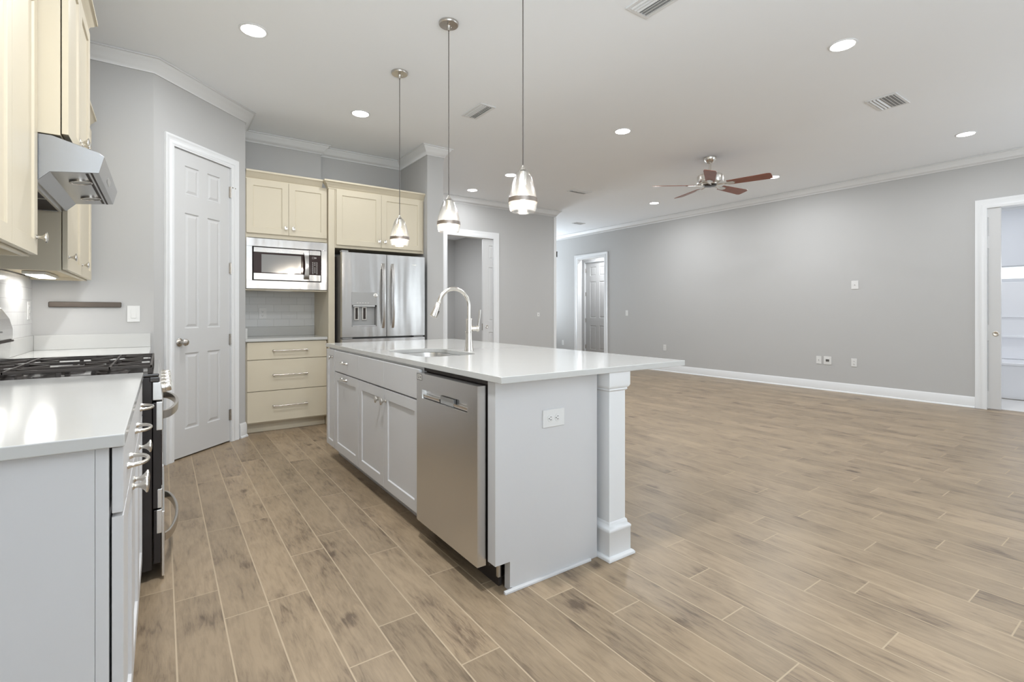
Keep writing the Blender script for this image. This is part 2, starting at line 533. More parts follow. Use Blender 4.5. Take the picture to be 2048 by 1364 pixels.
wall('wall_right', (X_R, Y_F), (X_R, Y_N), [(Y_F - DO[1], Y_F - DO[0], 0, 2.415), (Y_F - PO[1], Y_F - PO[0], 0, 2.425), (Y_F + .7, Y_F + 2.7, .35, 2.6)])
wall('wall_near', (X_R, Y_N), (X_L, Y_N), [(.13, 1.83, .35, 2.6), (6.58, 8.38, .35, 2.6)])

# room behind the hall opening
wall('wall_bedroom_right', (5.25, 9.6), (5.25, 7.24), th=.1, h=2.74)
wall('wall_bedroom_back', (2.5, 9.6), (5.35, 9.6), th=.1, h=2.74)
wall('wall_bedroom_left', (2.66, 7.24), (2.66, 9.6), th=.1, h=2.74)
MB().box(2.5, 5.4, 7.24, 9.75, 2.74, 2.80).build('ceiling_bedroom', M['ceil'], smooth=False, **ST)

# vestibule behind the far doorway in the right wall
wall('wall_vestibule_back', (8.86, 9.75), (8.86, 7.6), [(.45, 1.33, 0, 2.43)], th=.1, h=2.74)
wall('wall_vestibule_left', (8.2, 9.65), (8.96, 9.65), th=.1, h=2.74)
wall('wall_vestibule_right', (8.96, 7.70), (8.2, 7.70), th=.1, h=2.74)
MB().box(8.2, 9.0, 7.6, 9.75, 2.74, 2.80).build('ceiling_vestibule', M['ceil'], smooth=False, **ST)

# bathroom behind the pocket door
wall('wall_bathroom_far', (10.0, 2.6), (10.0, -1.5), [(.75, 2.95, 1.635, 1.835)], h=2.74, m='bathwall')
wall('wall_bathroom_left', (8.2, 2.6), (10.12, 2.6), h=2.74, m='bathwall')
wall('wall_bathroom_right', (10.12, -1.5), (8.2, -1.5), [(.35, 1.6, .9, 2.2)], h=2.74, m='bathwall')
MB().box(8.2, 10.12, -1.6, 2.7, 2.74, 2.80).build('ceiling_bathroom', M['ceil'], smooth=False, **ST)

# ------------------------------------------------------------------ windows (behind the camera and beyond)
def window(n, T, w, h, mull=1):
    mb = MB(); f = .06
    mb.box(0, w, 0, .09, 0, f, T); mb.box(0, w, 0, .09, h - f, h, T)
    mb.box(0, f, 0, .09, f, h - f, T); mb.box(w - f, w, 0, .09, f, h - f, T)
    for i in range(mull):
        c = w * (i + 1) / (mull + 1)
        mb.box(c - .025, c + .025, .02, .07, f, h - f, T)
    o = mb.build('window_%d' % n, M['trim'], bevel=.003, smooth=False, **ST)
    MB().box(f, w - f, .042, .048, f, h - f, T).build('pane', M['pane'], o, smooth=False)
    return o


window(1, lambda c: V((6.253 + c.x, Y_N - .1 + c.y, .35 + c.z)), 1.7, 2.25, 1)
window(2, lambda c: V((-.297 + c.x, Y_N - .1 + c.y, .35 + c.z)), 1.8, 2.25, 1)
window(6, lambda c: V((X_L - .1 + c.y, -2.6 + c.x, .35 + c.z)), 2.0, 2.25, 1)  # unseen window added to light the surfaces that face left
window(7, lambda c: V((X_R + .02 + c.y, -2.7 + c.x, .35 + c.z)), 2.0, 2.25, 1)  # unseen window, added so the daylight spreads over more area
window(3, lambda c: V((6.38 + c.x, Y_F + .02 + c.y, .35 + c.z)), 1.35, 2.25, 1)
window(4, lambda c: V((8.52 + c.x, -1.6 + c.y, .9 + c.z)), 1.25, 1.3, 1)
# high strip window over the bathtub
mb = MB()
for a in ((-.35, 1.85, 1.635, 1.65), (-.35, 1.85, 1.82, 1.835), (-.35, -.335, 1.65, 1.82), (1.835, 1.85, 1.65, 1.82)):
    mb.box(10.02, 10.08, *a)
w5 = mb.build('window_5', M['trim'], smooth=False, **ST)
MB().box(10.045, 10.05, -.335, 1.835, 1.65, 1.82).build('pane', M['pane'], w5, smooth=False)

# ------------------------------------------------------------------ crown, baseboards, casings
CROWN = [(0, -.10), (.010, -.10), (.012, -.088), (.022, -.082), (.034, -.058), (.056, -.034), (.066, -.024), (.070, -.014), (.085, -.012), (.085, -.002), (0, -.002)]
crown_path = [(X_L, Y_N), (X_L, 4.56), (-.05, 4.56), (.64, 5.25), (.64, 5.82), (1.47, 5.82), (1.47, 5.90), (2.457, 5.90), (2.457, 5.14),
              (2.66, 5.14), (2.66, 7.12), (6.03, 7.12), (6.03, Y_F), (X_R, Y_F), (X_R, Y_N)]
MB().sweep(crown_path, CROWN, closed=True, P=lambda x, y, h: V((x, y, CEIL + h))).build('trim_1', M['trim'], angle=50, **ST)
BASE = [(0, .0005), (.024, .0005), (.024, .010), (.020, .017), (.014, .019), (.014, .105), (.011, .112), (.011, .118), (.006, .130), (.004, .135), (0, .135)]


def baseboard(side, path):
    return MB().sweep(path, BASE).build('baseboard_' + side, M['trim'], angle=50, **ST)


def dgp(s):
    k = s / math.hypot(.69, .69)
    return (DG0[0] + .69 * k, DG0[1] + .69 * k)


baseboard('right', [(X_R, DO[0] - .105), (X_R, PO[1] + .095)])
baseboard('right_far', [(6.03, 7.35), (6.03, Y_F), (X_R, Y_F), (X_R, DO[1] + .105)])
baseboard('right_near', [(X_R, PO[0] - .095), (X_R, Y_N), (X_L, Y_N), (X_L, 1.2)])
baseboard('diagonal_left', [dgp(0.0), dgp(.062)])
baseboard('diagonal', [dgp(.895), DG1, (.64, 5.29)])
baseboard('column', [(2.457, 5.3), (2.457, 5.14), (2.66, 5.14), (2.66, 7.12), (HO[0] - .11, 7.12)])
baseboard('hall', [(HO[1] + .13, 7.12), (6.03, 7.12)])
baseboard('bedroom', [(2.66, 7.3), (2.66, 9.6), (5.25, 9.6), (5.25, 7.3)])

CAS = [(0, 0), (0, .014), (.012, .017), (.030, .017), (.036, .012), (.066, .015), (.078, .021), (.092, .021), (.095, .016), (.095, 0)]


def casing(name, o, d, nrm, w, h, jamb=.12, cw=.095):
    """three-sided casing; o bottom of opening start, d along the wall, nrm towards the viewer"""
    o, d, nrm = V(o), V(d).normalized(), V(nrm).normalized()
    k = cw / .095
    P = lambda a, b, hh: o + d * a + V((0, 0, b)) + nrm * hh
    prof = [(-a * k, b) for a, b in CAS]
    mb = MB()
    # travel up the left side, over the head and down the right side: outside is on the left
    mb.sweep([(0, .001), (0, h), (w, h), (w, .001)], prof, P=P)
    # jamb lining
    Tj = lambda c: o + d * c.x - nrm * c.y + V((0, 0, c.z))
    mb.box(0, .012, -.012, jamb, .001, h, Tj); mb.box(w - .012, w, -.012, jamb, .001, h, Tj)
    mb.box(.012, w - .012, -.012, jamb, h - .012, h, Tj)
    return mb.build(name, M['trim'], angle=50, **ST)


dd = V((1, 1, 0)).normalized(); dn_ = V((1, -1, 0)).normalized()
p0 = dgp(.158)
casing('trim_2', (p0[0], p0[1], 0), dd, dn_, .64, 2.48, jamb=.10, cw=.072)
casing('trim_3', (HO[0], 7.12, 0), (1, 0, 0), (0, -1, 0), HO[1] - HO[0], 2.43)
casing('trim_4', (X_R, DO[1], 0), (0, -1, 0), (-1, 0, 0), DO[1] - DO[0], 2.415)
casing('trim_5', (X_R, PO[1], 0), (0, -1, 0), (-1, 0, 0), PO[1] - PO[0], 2.425)
# white corner casing with the doorway around the hall corner
MB().box(5.985, 6.045, 7.105, 7.16, 0, 2.94).build('trim_6', M['trim'], bevel=.003, smooth=False, **ST)
casing('trim_7', (8.86, 9.30, 0), (0, -1, 0), (-1, 0, 0), .88, 2.43, jamb=.08)

# ------------------------------------------------------------------ doors
def six_panel(name, T, w, h, k=1.0, both=False):
    cols = [(.115 * w / .61, .26 * w / .61), (.35 * w / .61, .495 * w / .61)]
    rows = [(.215, .83), (1.03, 1.965), (2.115, 2.345)]
    rc = [(a, b, c * h / 2.46, d * h / 2.46) for a, b in cols for c, d in rows]
    mb = MB().panels(T, w, h, .035, rc, [(.006, .027), (.014, .026), (.034, .0325)])
    return mb.build(name, M['door'], **ST)


def knob_prof(mb, o, ax):
    mb.lathe(o, ax, [(.032, 0), (.033, .004), (.028, .009), (.012, .012), (.010, .030), (.018, .038), (.027, .050), (.028, .060), (.022, .068), (.008, .072), (0, .073)], 28)


def hinge(mb, T, z):
    mb.box(-.016, .016, 0, .004, z - .048, z + .048, T)
    c = T(V((0, .008, z - .05)))
    mb.lathe(c, (0, 0, 1), [(.006, 0), (.006, .1)], 12)


# pantry door in the diagonal wall
q0 = dgp(.174); off = dn_ * -.022
Td = lambda a, b, d: V((q0[0], q0[1], .012)) + dd * a + V((0, 0, b)) + dn_ * (d - .040)
d1 = six_panel('door_1', Td, .608, 2.452)
mb = MB(); knob_prof(mb, Td(.062, .918, .035), dn_); mb.build('door_handle', M['nickel'], d1)
for z in (.245, .925, 1.565, 2.25):
    mb = MB(); hinge(mb, lambda c: V((q0[0], q0[1], 0)) + dd * (.611 + c.x) + dn_ * (c.y - .004) + V((0, 0, c.z)), z)
    mb.build('hinge', M['nickel'], d1)
mb = MB(); mb.box(.615, .66, 0, .004, 2.29, 2.297, lambda c: V((q0[0], q0[1], 0)) + dd * c.x + dn_ * (c.y + .012) + V((0, 0, c.z)))
mb.build('door_stop', M['nickel'], d1)
# dark sheet painting the pantry's shade behind the door
MB().box(.158, .798, .06, .10, .001, 2.47, lambda c: V((*DG0, 0)) + dd * c.x - dn_ * c.y + V((0, 0, c.z))).build('pantry_shade_sheet', M['dark'], smooth=False, **ST)

# pocket door standing a little out of the right jamb of the hall opening
Th = lambda a, b, d: V((HO[1] - .21 + a, 7.175 - d, .012 + b))
mb = MB().panels(Th, .60, 2.40, .035, [(.115, .26, .2, .81), (.115, .26, 1.0, 1.92), (.115, .26, 2.06, 2.29), (.34, .49, .2, .81), (.34, .49, 1.0, 1.92)], [(.006, .027), (.014, .026), (.034, .0325)])
d2 = mb.build('door_2', M['door'], **ST)
mb = MB(); mb.lathe(Th(.075, .905, .035), (0, -1, 0), [(.030, 0), (.030, .003), (.022, .005), (.018, .0035), (0, .003)], 24)
mb.box(HO[1] - .213, HO[1] - .209, 7.146, 7.17, .86, .97)
mb.build('door_handle', M['nickel_l'], d2)

# closed door in the vestibule
Tv = lambda a, b, d: V((8.92 - d, 9.285 - a, .012 + b))
d3 = six_panel('door_3', Tv, .85, 2.40)
mb = MB(); knob_prof(mb, Tv(.78, .895, .035), (-1, 0, 0)); mb.build('door_handle', M['nickel'], d3)
for z in (.28, .95, 1.62, 2.22):
    mb = MB(); hinge(mb, lambda c: V((8.882 - c.y, 9.283 - c.x, c.z)), z); mb.build('hinge', M['nickel'], d3)

# pocket door at the bathroom
Tp = lambda a, b, d: V((8.125 - d, 2.05 - a, .015 + b))
mb = MB().panels(Tp, .61, 2.40, .035, [(.115, .26, .2, .81), (.115, .26, 1.0, 1.92), (.115, .26, 2.06, 2.29), (.36, .505, .2, .81), (.36, .505, 1.0, 1.92), (.36, .505, 2.06, 2.29)], [(.006, .027), (.014, .026), (.034, .0325)])
d4 = mb.build('door_4', M['door'], **ST)
mb = MB(); mb.lathe(Tp(.565, .895, .035), (-1, 0, 0), [(.030, 0), (.030, .003), (.022, .005), (.018, .0035), (0, .003)], 24)
mb.build('door_handle', M['nickel_l'], d4)

# small dark hinge on the corner of the hall wall
mb = MB(); mb.box(6.045, 6.06, 7.10, 7.125, 2.20, 2.30); mb.lathe((6.055, 7.10, 2.195), (0, 0, 1), [(.007, 0), (.007, .11)], 10)
mb.build('door_hinge', M['black'], label='small dark hinge high on the white corner trim of the far grey wall', category='hinge')

# ------------------------------------------------------------------ hardware
def cab_knob(parent, o, ax, s=1.0):
    mb = MB()
    mb.lathe(o, ax, [(.009 * s, 0), (.009 * s, .002 * s), (.0055 * s, .005 * s), (.005 * s, .012 * s), (.008 * s, .019 * s), (.0145 * s, .025 * s), (.020 * s, .028 * s), (.0195 * s, .031 * s), (.012 * s, .0335 * s), (0, .0345 * s)], 24, squash=(0.8, 1.0))
    return mb.build('knob', M['nickel_l'], parent)


def arch_pull(parent, c, along, out, half=.04, proj=.032, r=.0055, name='handle', seg=14, flare=1.0):
    c, al, ou = V(c), V(along).normalized(), V(out).normalized()
    pts = []; rad = []
    for i in range(seg + 1):
        t = i / seg; a = math.pi * t
        pts.append(c + al * (-half * math.cos(a)) + ou * (proj * math.sin(a) ** 0.75 + .002))
        rad.append(r * (1.25 - .35 * math.sin(a)))
    mb = MB().tube(pts, rad, 12)
    for s in (-1, 1):
        mb.lathe(c + al * half * s, ou, [(.010 * flare, 0), (.010 * flare, .003), (.007 * flare, .008), (.006, .014)], 18)
    return mb.build(name, M['nickel_l'], parent)


def bar_pull(parent, c, along, out, half=.16, proj=.030):
    c, al, ou = V(c), V(along).normalized(), V(out).normalized()
    mb = MB(); pts = []; rad = []
    for i in range(41):
        t = i / 40 * 2 - 1
        pts.append(c + al * half * t + ou * (proj + .004 * (1 - t * t)))
        rad.append(.0052 + .0016 * math.sin(t * 9) ** 2 + (.003 if abs(t) > .93 else 0))
    mb.tube(pts, rad, 12)
    for s in (-1, 1):
        mb.lathe(c + al * half * .96 * s, ou, [(.011, 0), (.011, .003), (.007, .008), (.006, proj)], 18)
    return mb.build('handle', M['nickel_l'], parent)


SHK = [(.0015, .0185), (.004, .012)]


def shaker(name, parent, T, w, h, m, st=.057, t=.020):
    return MB().panels(T, w, h, t, [(st, w - st, st, h - st)], [(.0015, t - .0015), (.004, t - .008)]).build(name, M[m], parent)


def slab_front(name, parent, T, w, h, m, t=.020):
    a = MB()
    a.box(0, w, 0, h, 0, t, lambda c: T(c.x, c.y, c.z))
    return a.build(name, M[m], parent, bevel=.0015, smooth=False)


CABCROWN = [(0, 0), (.006, 0), (.006, .010), (.014, .016), (.024, .040), (.038, .052), (.042, .060), (.052, .064), (.052, .080), (0, .080)]

# ------------------------------------------------------------------ LEFT RUN : base cabinets
XF = -.093        # face frame plane of the base run
root = thing('base_cabinet', 'pale grey base cabinet run under the near left countertop, before the range', 'cabinet', (-.4, 2.0, 0))
mb = MB()
mb.box(X_L + .005, XF, 1.385, 2.635, .10, .884)
mb.box(X_L + .005, XF - .07, 1.39, 2.635, .001, .10)
mb.box(X_L + .005, -.1163, 1.368, 1.385, .001, .884)          # finished end panel
mb.box(-.116, XF, 1.368, 1.386, .10, .884)
mb.build('carcass', M['grey'], root, bevel=.0015, smooth=False)
TL = lambda y0, z0: (lambda a, b, d: V((XF + .0045 + d, y0 + a, z0 + b)))
DW3 = .418
for i in range(3):
    y0 = 1.372 + i * (DW3 + .003)
    dr = slab_front('drawer', root, TL(y0, .738), DW3, .142, 'grey')
    arch_pull(dr, (XF + .0245, y0 + DW3 / 2 - .02, .803), (0, 1, 0), (1, 0, 0), half=.050, proj=.038, r=.0048, flare=.85)
    do = shaker('door', root, TL(y0, .112), DW3, .618, 'grey')
    ky = (y0 + DW3 - .035) if i == 0 else (y0 + .035)
    cab_knob(do, (XF + .0245, ky, .682), (1, 0, 0), 1.15)
root = thing('base_cabinet', 'pale grey base cabinet beyond the range, ending at the pantry wall', 'cabinet', (-.4, 4.0, 0))
mb = MB(); mb.box(X_L + .005, XF, 3.43, 4.552, .10, .884); mb.box(X_L + .005, XF - .07, 3.43, 4.552, .001, .10)
mb.build('carcass', M['grey'], root, bevel=.0015, smooth=False)
for i in range(2):
    y0 = 3.44 + i * .545
    dr = slab_front('drawer', root, TL(y0, .738), .535, .142, 'grey')
    arch_pull(dr, (XF + .0245, y0 + .27, .808), (0, 1, 0), (1, 0, 0), half=.045, proj=.036)
    do = shaker('door', root, TL(y0, .112), .535, .618, 'grey')
    cab_knob(do, (XF + .0245, y0 + (.50 if i == 0 else .035), .682), (1, 0, 0))


def worktop(label, slabs, ups):
    r = thing('countertop', label, 'countertop', (slabs[0][0], slabs[0][2], slabs[0][4]))
    mb = MB()
    for s in slabs: mb.box(*s)
    mb.build('slab', M['quartz'], r, bevel=.003, smooth=False)
    for u in ups:
        MB().box(*u).build('upstand', M['quartz'], r, bevel=.002, smooth=False)
    return r


worktop('white quartz countertop in the left foreground, on the near side of the range', [(X_L + .002, -.065, 1.345, 2.642, .886, .914)],
        [(X_L + .002, X_L + .02, 1.345, 2.642, .9142, 1.014)])
worktop('white quartz countertop beyond the range below the dark wall bar', [(X_L + .002, -.065, 3.425, 4.558, .886, .914)],
        [(X_L + .002, X_L + .02, 3.425, 4.558, .9142, 1.014), (X_L + .0205, -.07, 4.54, 4.558, .9142, 1.014)])
MB().box(X_L + .0005, X_L + .009, 1.2, 4.558, 1.0145, 1.40).build('tile_backsplash', M['tile_y'], smooth=False,
    label='white subway tile backsplash on the left wall behind the range', category='backsplash')

# ------------------------------------------------------------------ LEFT RUN : upper cabinets
def upper(label, y0, y1, z0, z1, xf, doors, crown, knobside, crown_ends=(True, True), m='cream'):
    """xf is the face frame plane, doors stand .02 proud"""
    r = thing('upper_cabinet', label, 'cabinet', (xf, y0, z0))
    mb = MB(); t = .018
    mb.box(X_L + .012, xf, y0, y0 + t, z0, z1); mb.box(X_L + .012, xf, y1 - t, y1, z0, z1)
    mb.box(X_L + .012, xf, y0 + t, y1 - t, z1 - t, z1)
    mb.box(xf - .02, xf, y0 + t, y1 - t, z0, z0 + .035)
    mb.box(xf - .02, xf, y0 + t, y1 - t, z1 - .05, z1 - t)
    mb.box(xf - .02, xf, y0 + t, y0 + .04, z0 + .035, z1 - .05); mb.box(xf - .02, xf, y1 - .04, y1 - t, z0 + .035, z1 - .05)
    mb.build('carcass', M[m], r, bevel=.001, smooth=False)
    MB().box(X_L + .012, xf - .02, y0 + t, y1 - t, z0 + .022, z0 + .034).build('bottom_panel', M['woodunder'], r, smooth=False)
    n = doors; w = (y1 - y0 - .006 - .003 * (n - 1)) / n
    for i in range(n):
        a0 = y0 + .003 + i * (w + .003)
        do = shaker('door', r, (lambda a, b, d, a0=a0: V((xf + .0045 + d, a0 + a, z0 + .008 + b))), w, z1 - z0 - .03, m)
        near = knobside[i] == 'n'
        cab_knob(do, (xf + .0245, a0 + (.03 if near else w - .03), z0 + .075), (1, 0, 0), 1.05)
    if crown:
        pth = [(X_L + .012, y0), (xf, y0), (xf, y1), (X_L + .012, y1)]
        if not crown_ends[0]: pth = pth[1:]
        if not crown_ends[1]: pth = pth[:-1]
        MB().sweep(pth, CABCROWN, P=lambda x, y, h: V((x, y, z1 - .012 + h))).build('crown', M[m], r, angle=50)
    return r


upper('cream upper cabinet at the left edge of the photo, nearest, door with one knob', 1.45, 2.675, 1.39, 2.45, -.425, 3, False, 'nnf')
upper('cream upper cabinet directly above the steel range hood, deeper and taller than the others', 2.68, 3.425, 1.885, 2.66, -.335, 2, True, 'fn', (True, True))
upper('cream upper cabinet beyond the range hood, with a glowing light strip beneath', 3.43, 4.50, 1.385, 2.45, -.425, 2, True, 'nn', (False, False))

def strip_light(label, x0, x1, y0, y1, z, power):
    r = thing('cabinet_light', label, 'light fixture', ((x0 + x1) / 2, (y0 + y1) / 2, z), 'strip lights under the cabinets')
    MB().box(x0, x1, y0, y1, z - .018, z).build('housing', M['plastic'], r, bevel=.002, smooth=False)
    MB().box(x0 + .012, x1 - .012, y0 + .03, y1 - .03, z - .022, z - .0185).build('lens', M['lamp'], r, smooth=False)
    area_light('lamp', (0, 0, -.03), (0, 0, 0), x1 - x0 - .03, y1 - y0 - .06, power, (1, .96, .9), parent=r)
    return r


strip_light('lit strip light under the cream cabinet beyond the range hood', -.645, -.545, 3.86, 4.31, 1.405, 0.7)
strip_light('lit strip light under the nearest upper cabinet at the left edge', -.60, -.54, 1.92, 2.06, 1.41, 0.15)

# ------------------------------------------------------------------ range hood
r = thing('range_hood', 'stainless steel range hood with a sloped front above the gas range', 'range hood', (-.45, 3.05, 1.69))
prof = [(X_L + .01, 1.882), (-.36, 1.882), (-.215, 1.838), (-.197, 1.824), (-.215, 1.752), (-.366, 1.735), (-.405, 1.693), (X_L + .01, 1.693)]
MB().prism(prof, (1, 0, 0), (0, 0, 1), (0, 1, 0), (0, 2.683, 0), .739).build('body', M['hood'], r, bevel=.002, smooth=False)
for y in (2.86, 3.24):
    MB().lathe((-.29, y, 1.7405), (.11, 0, -1), [(.040, -.004), (.040, .004), (.036, .005), (.034, -.001)], 28, capa=False, capb=False).build('lamp_ring', M['nickel'], r)
    MB().lathe((-.29, y, 1.741), (.11, 0, -1), [(.034, 0), (.033, .0025)], 28).build('lamp_lens', M['greyplastic'], r)
for y in (2.70, 3.06):
    MB().box(-.69, -.43, y, y + .34, 1.688, 1.6935).build('filter', M['dark'], r, smooth=False)
    mb = MB()
    mb.box(-.70, -.42, y - .008, y, 1.684, 1.6935); mb.box(-.70, -.42, y + .34, y + .348, 1.684, 1.6935)
    mb.box(-.70, -.69, y, y + .34, 1.684, 1.6935); mb.box(-.43, -.42, y, y + .34, 1.684, 1.6935)
    mb.build('filter_frame', M['steel'], r, smooth=False)
# control slot on the sloped front and seam under it
fr = V((-.197, 0, 1.824)); fb = V((-.215, 0, 1.752)); fd = (fb - fr).normalized(); fn = V((-fd.z, 0, fd.x))
if fn.x < 0: fn = -fn
Tf = lambda c: V((fr.x, 0, fr.z)) + fd * c.z + fn * c.x + V((0, c.y, 0))
mb = MB(); mb.prism([(math.cos(a) * .05 + (.02 if math.cos(a) > 0 else -.02), math.sin(a) * .014) for a in [math.pi * 2 * k / 24 for k in range(24)]], (0, 1, 0), fd, fn, Tf(V((-.002, 3.02, .038))), .003)
mb.build('control_slot', M['greyplastic'], r)
MB().box(-.243, -.236, 2.685, 3.42, 1.7485, 1.7505).box(-.26, -.25, 2.70, 3.40, 1.7465, 1.7485).build('seam', M['dark'], r, smooth=False)

# ------------------------------------------------------------------ gas range
RY0, RY1 = 2.655, 3.413
r = thing('gas_range', 'black and stainless steel gas range between the left countertops', 'range', (-.35, 3.03, 0))
mb = MB()
mb.box(-.69, -.035, RY0, RY1, .05, .890)
mb.box(-.66, -.10, RY0 + .03, RY1 - .03, .001, .05)
mb.build('body', M['black'], r, bevel=.004, smooth=False)
mb = MB(); mb.box(-.69, -.01, RY0 - .003, RY1 + .003, .891, .905); mb.box(-.045, -.008, RY0 - .003, RY1 + .003, .868, .891)
mb.build('cooktop', M['cooktop'], r, bevel=.005, smooth=False)
# sloped control panel
prof = [(-.034, .867), (-.004, .867), (.004, .788), (-.034, .788)]
MB().prism(prof, (1, 0, 0), (0, 0, 1), (0, 1, 0), (0, RY0, 0), RY1 - RY0).build('control_panel', M['steel'], r, bevel=.003, smooth=False)
for i in range(5):
    y = RY0 + .09 + i * .145
    kb = MB()
    kb.lathe((0.0, y, .832), (1, 0, .12), [(.024, 0), (.024, .012), (.021, .014), (.0205, .030), (.018, .034), (0, .034)], 24)
    kb.box(.034, .040, y - .004, y + .004, .818, .853)
    kb.build('knob', M['nickel_l'], r)
door = MB().box(-.033, -.002, RY0 + .002, RY1 - .002, .315, .778).build('oven_door', M['black'], r, bevel=.003, smooth=False)
mb = MB(); mb.box(-.022, .004, RY0 + .001, RY1 - .001, .655, .781)
mb.box(-.018, .002, RY0 + .001, RY0 + .03, .315, .40); mb.build('door_trim', M['steel'], door, bevel=.004, smooth=False)
MB().box(-.004, .001, RY0 + .09, RY1 - .09, .39, .62).build('window', M['glassblk'], door, smooth=False)


def bow_handle(parent, z, y0, y1, x0, xm, ra=.0065, rb=.019):
    pts = []
    for i in range(25):
        t = i / 24
        s_ = math.sin(math.pi * t)
        pts.append((x0 + (xm - x0) * s_ ** .55, y0 + (y1 - y0) * t, z))
    return MB().tube(pts, 1.0, 12, flat=(ra, rb, (0, 0, 1))).build('handle', M['nickel'], parent)


bow_handle(door, .715, RY0 + .05, RY1 - .05, .002, .062)
dwr = MB().box(-.030, -.004, RY0 + .002, RY1 - .002, .075, .308).build('warming_drawer', M['black'], r, bevel=.003, smooth=False)
mb = MB(); mb.box(-.020, .001, RY0 + .001, RY1 - .001, .205, .309); mb.box(-.002, .010, RY0 + .001, RY1 - .001, .015, .30); mb.build('drawer_front', M['steel'], dwr, bevel=.003, smooth=False)
bow_handle(dwr, .165, RY0 + .06, RY1 - .06, .008, .062)
# back guard
prof = [(-.70, .905), (-.615, .905), (-.605, 1.035), (-.60, 1.045), (-.60, 1.09), (-.612, 1.14), (-.64, 1.19), (-.67, 1.215), (-.70, 1.215)]
bgd = MB().prism(prof, (1, 0, 0), (0, 0, 1), (0, 1, 0), (0, RY0, 0), RY1 - RY0).build('back_guard', M['steel'], r, bevel=.003, smooth=False)
MB().box(-.608, -.5965, RY0 + .001, RY1 - .001, 1.028, 1.037).build('seam', M['dark'], bgd, smooth=False)
MB().prism([(-.6035, 1.075), (-.6355, 1.178), (-.630, 1.180), (-.598, 1.077)], (1, 0, 0), (0, 0, 1), (0, 1, 0), (0, RY0 + .2, 0), .36).build('display', M['glassblk'], bgd, smooth=False)
# burners
for bx, by, br_ in ((-.18, RY0 + .15, .045), (-.50, RY0 + .15, .038), (-.34, RY0 + .38, .05), (-.18, RY1 - .15, .042), (-.50, RY1 - .15, .038)):
    mb = MB().lathe((bx, by, .905), (0, 0, 1), [(br_ + .012, 0), (br_ + .010, .006), (br_, .008), (br_, .014), (br_ * .9, .019), (0, .020)], 28)
    mb.build('burner', M['iron'], r)


def grate(y0, y1, first=False, last=False):
    mb = MB(); x0, x1 = -.655, -.035; zt, zb = .943, .931; w = .004
    yc = (y0 + y1) / 2
    T4 = lambda p, q, a=zb, b=zt: None
    def bar(p, q, zl=zb, wd=w):
        p, q = V((*p, 0)), V((*q, 0)); d = (q - p).normalized(); n = V((-d.y, d.x, 0))
        L = (q - p).length
        mb.box(0, L, -wd, wd, zl, zt, lambda c: p + d * c.x + n * c.y + V((0, 0, c.z)))
    bar((x0, y0 + w), (x1, y0 + w)) if first else None
    bar((x0, y1 - w), (x1, y1 - w)) if last else None
    bar((x0 + w, y0), (x0 + w, y1)); bar((x1 - w, y0), (x1 - w, y1))
    bar((x0, yc), (x1, yc))
    for cx in (-.18, -.50):
        bar((cx, y0), (cx, y1))
    for cx in (-.18, -.50):
        for sx in (-1, 1):
            for sy in (-1, 1):
                bar((cx + sx * .025, yc + sy * .03), (cx + sx * .10, yc + sy * (y1 - y0) * .47))
    for x in (x0 + .008, x1 - .008, -.34):
        for y in (y0 + .008, y1 - .008):
            mb.box(x - .008, x + .008, y - .007, y + .007, .9052, zb)
    return mb.build('grate', M['iron'], r, bevel=.002, smooth=False)


g3 = (RY1 - RY0 - .02) / 3
for i in range(3): grate(RY0 + .01 + i * g3 + .002, RY0 + .01 + (i + 1) * g3 - .002, i == 0, i == 2)

# ------------------------------------------------------------------ wall bar, plates
mb = MB()
mb.box(-.629, -.239, 4.541, 4.557, 1.204, 1.242)
mb.build('knife_rack', M['magnet'], bevel=.006, smooth=False, label='long brown magnetic knife bar on the wall left of the pantry door', category='knife rack')


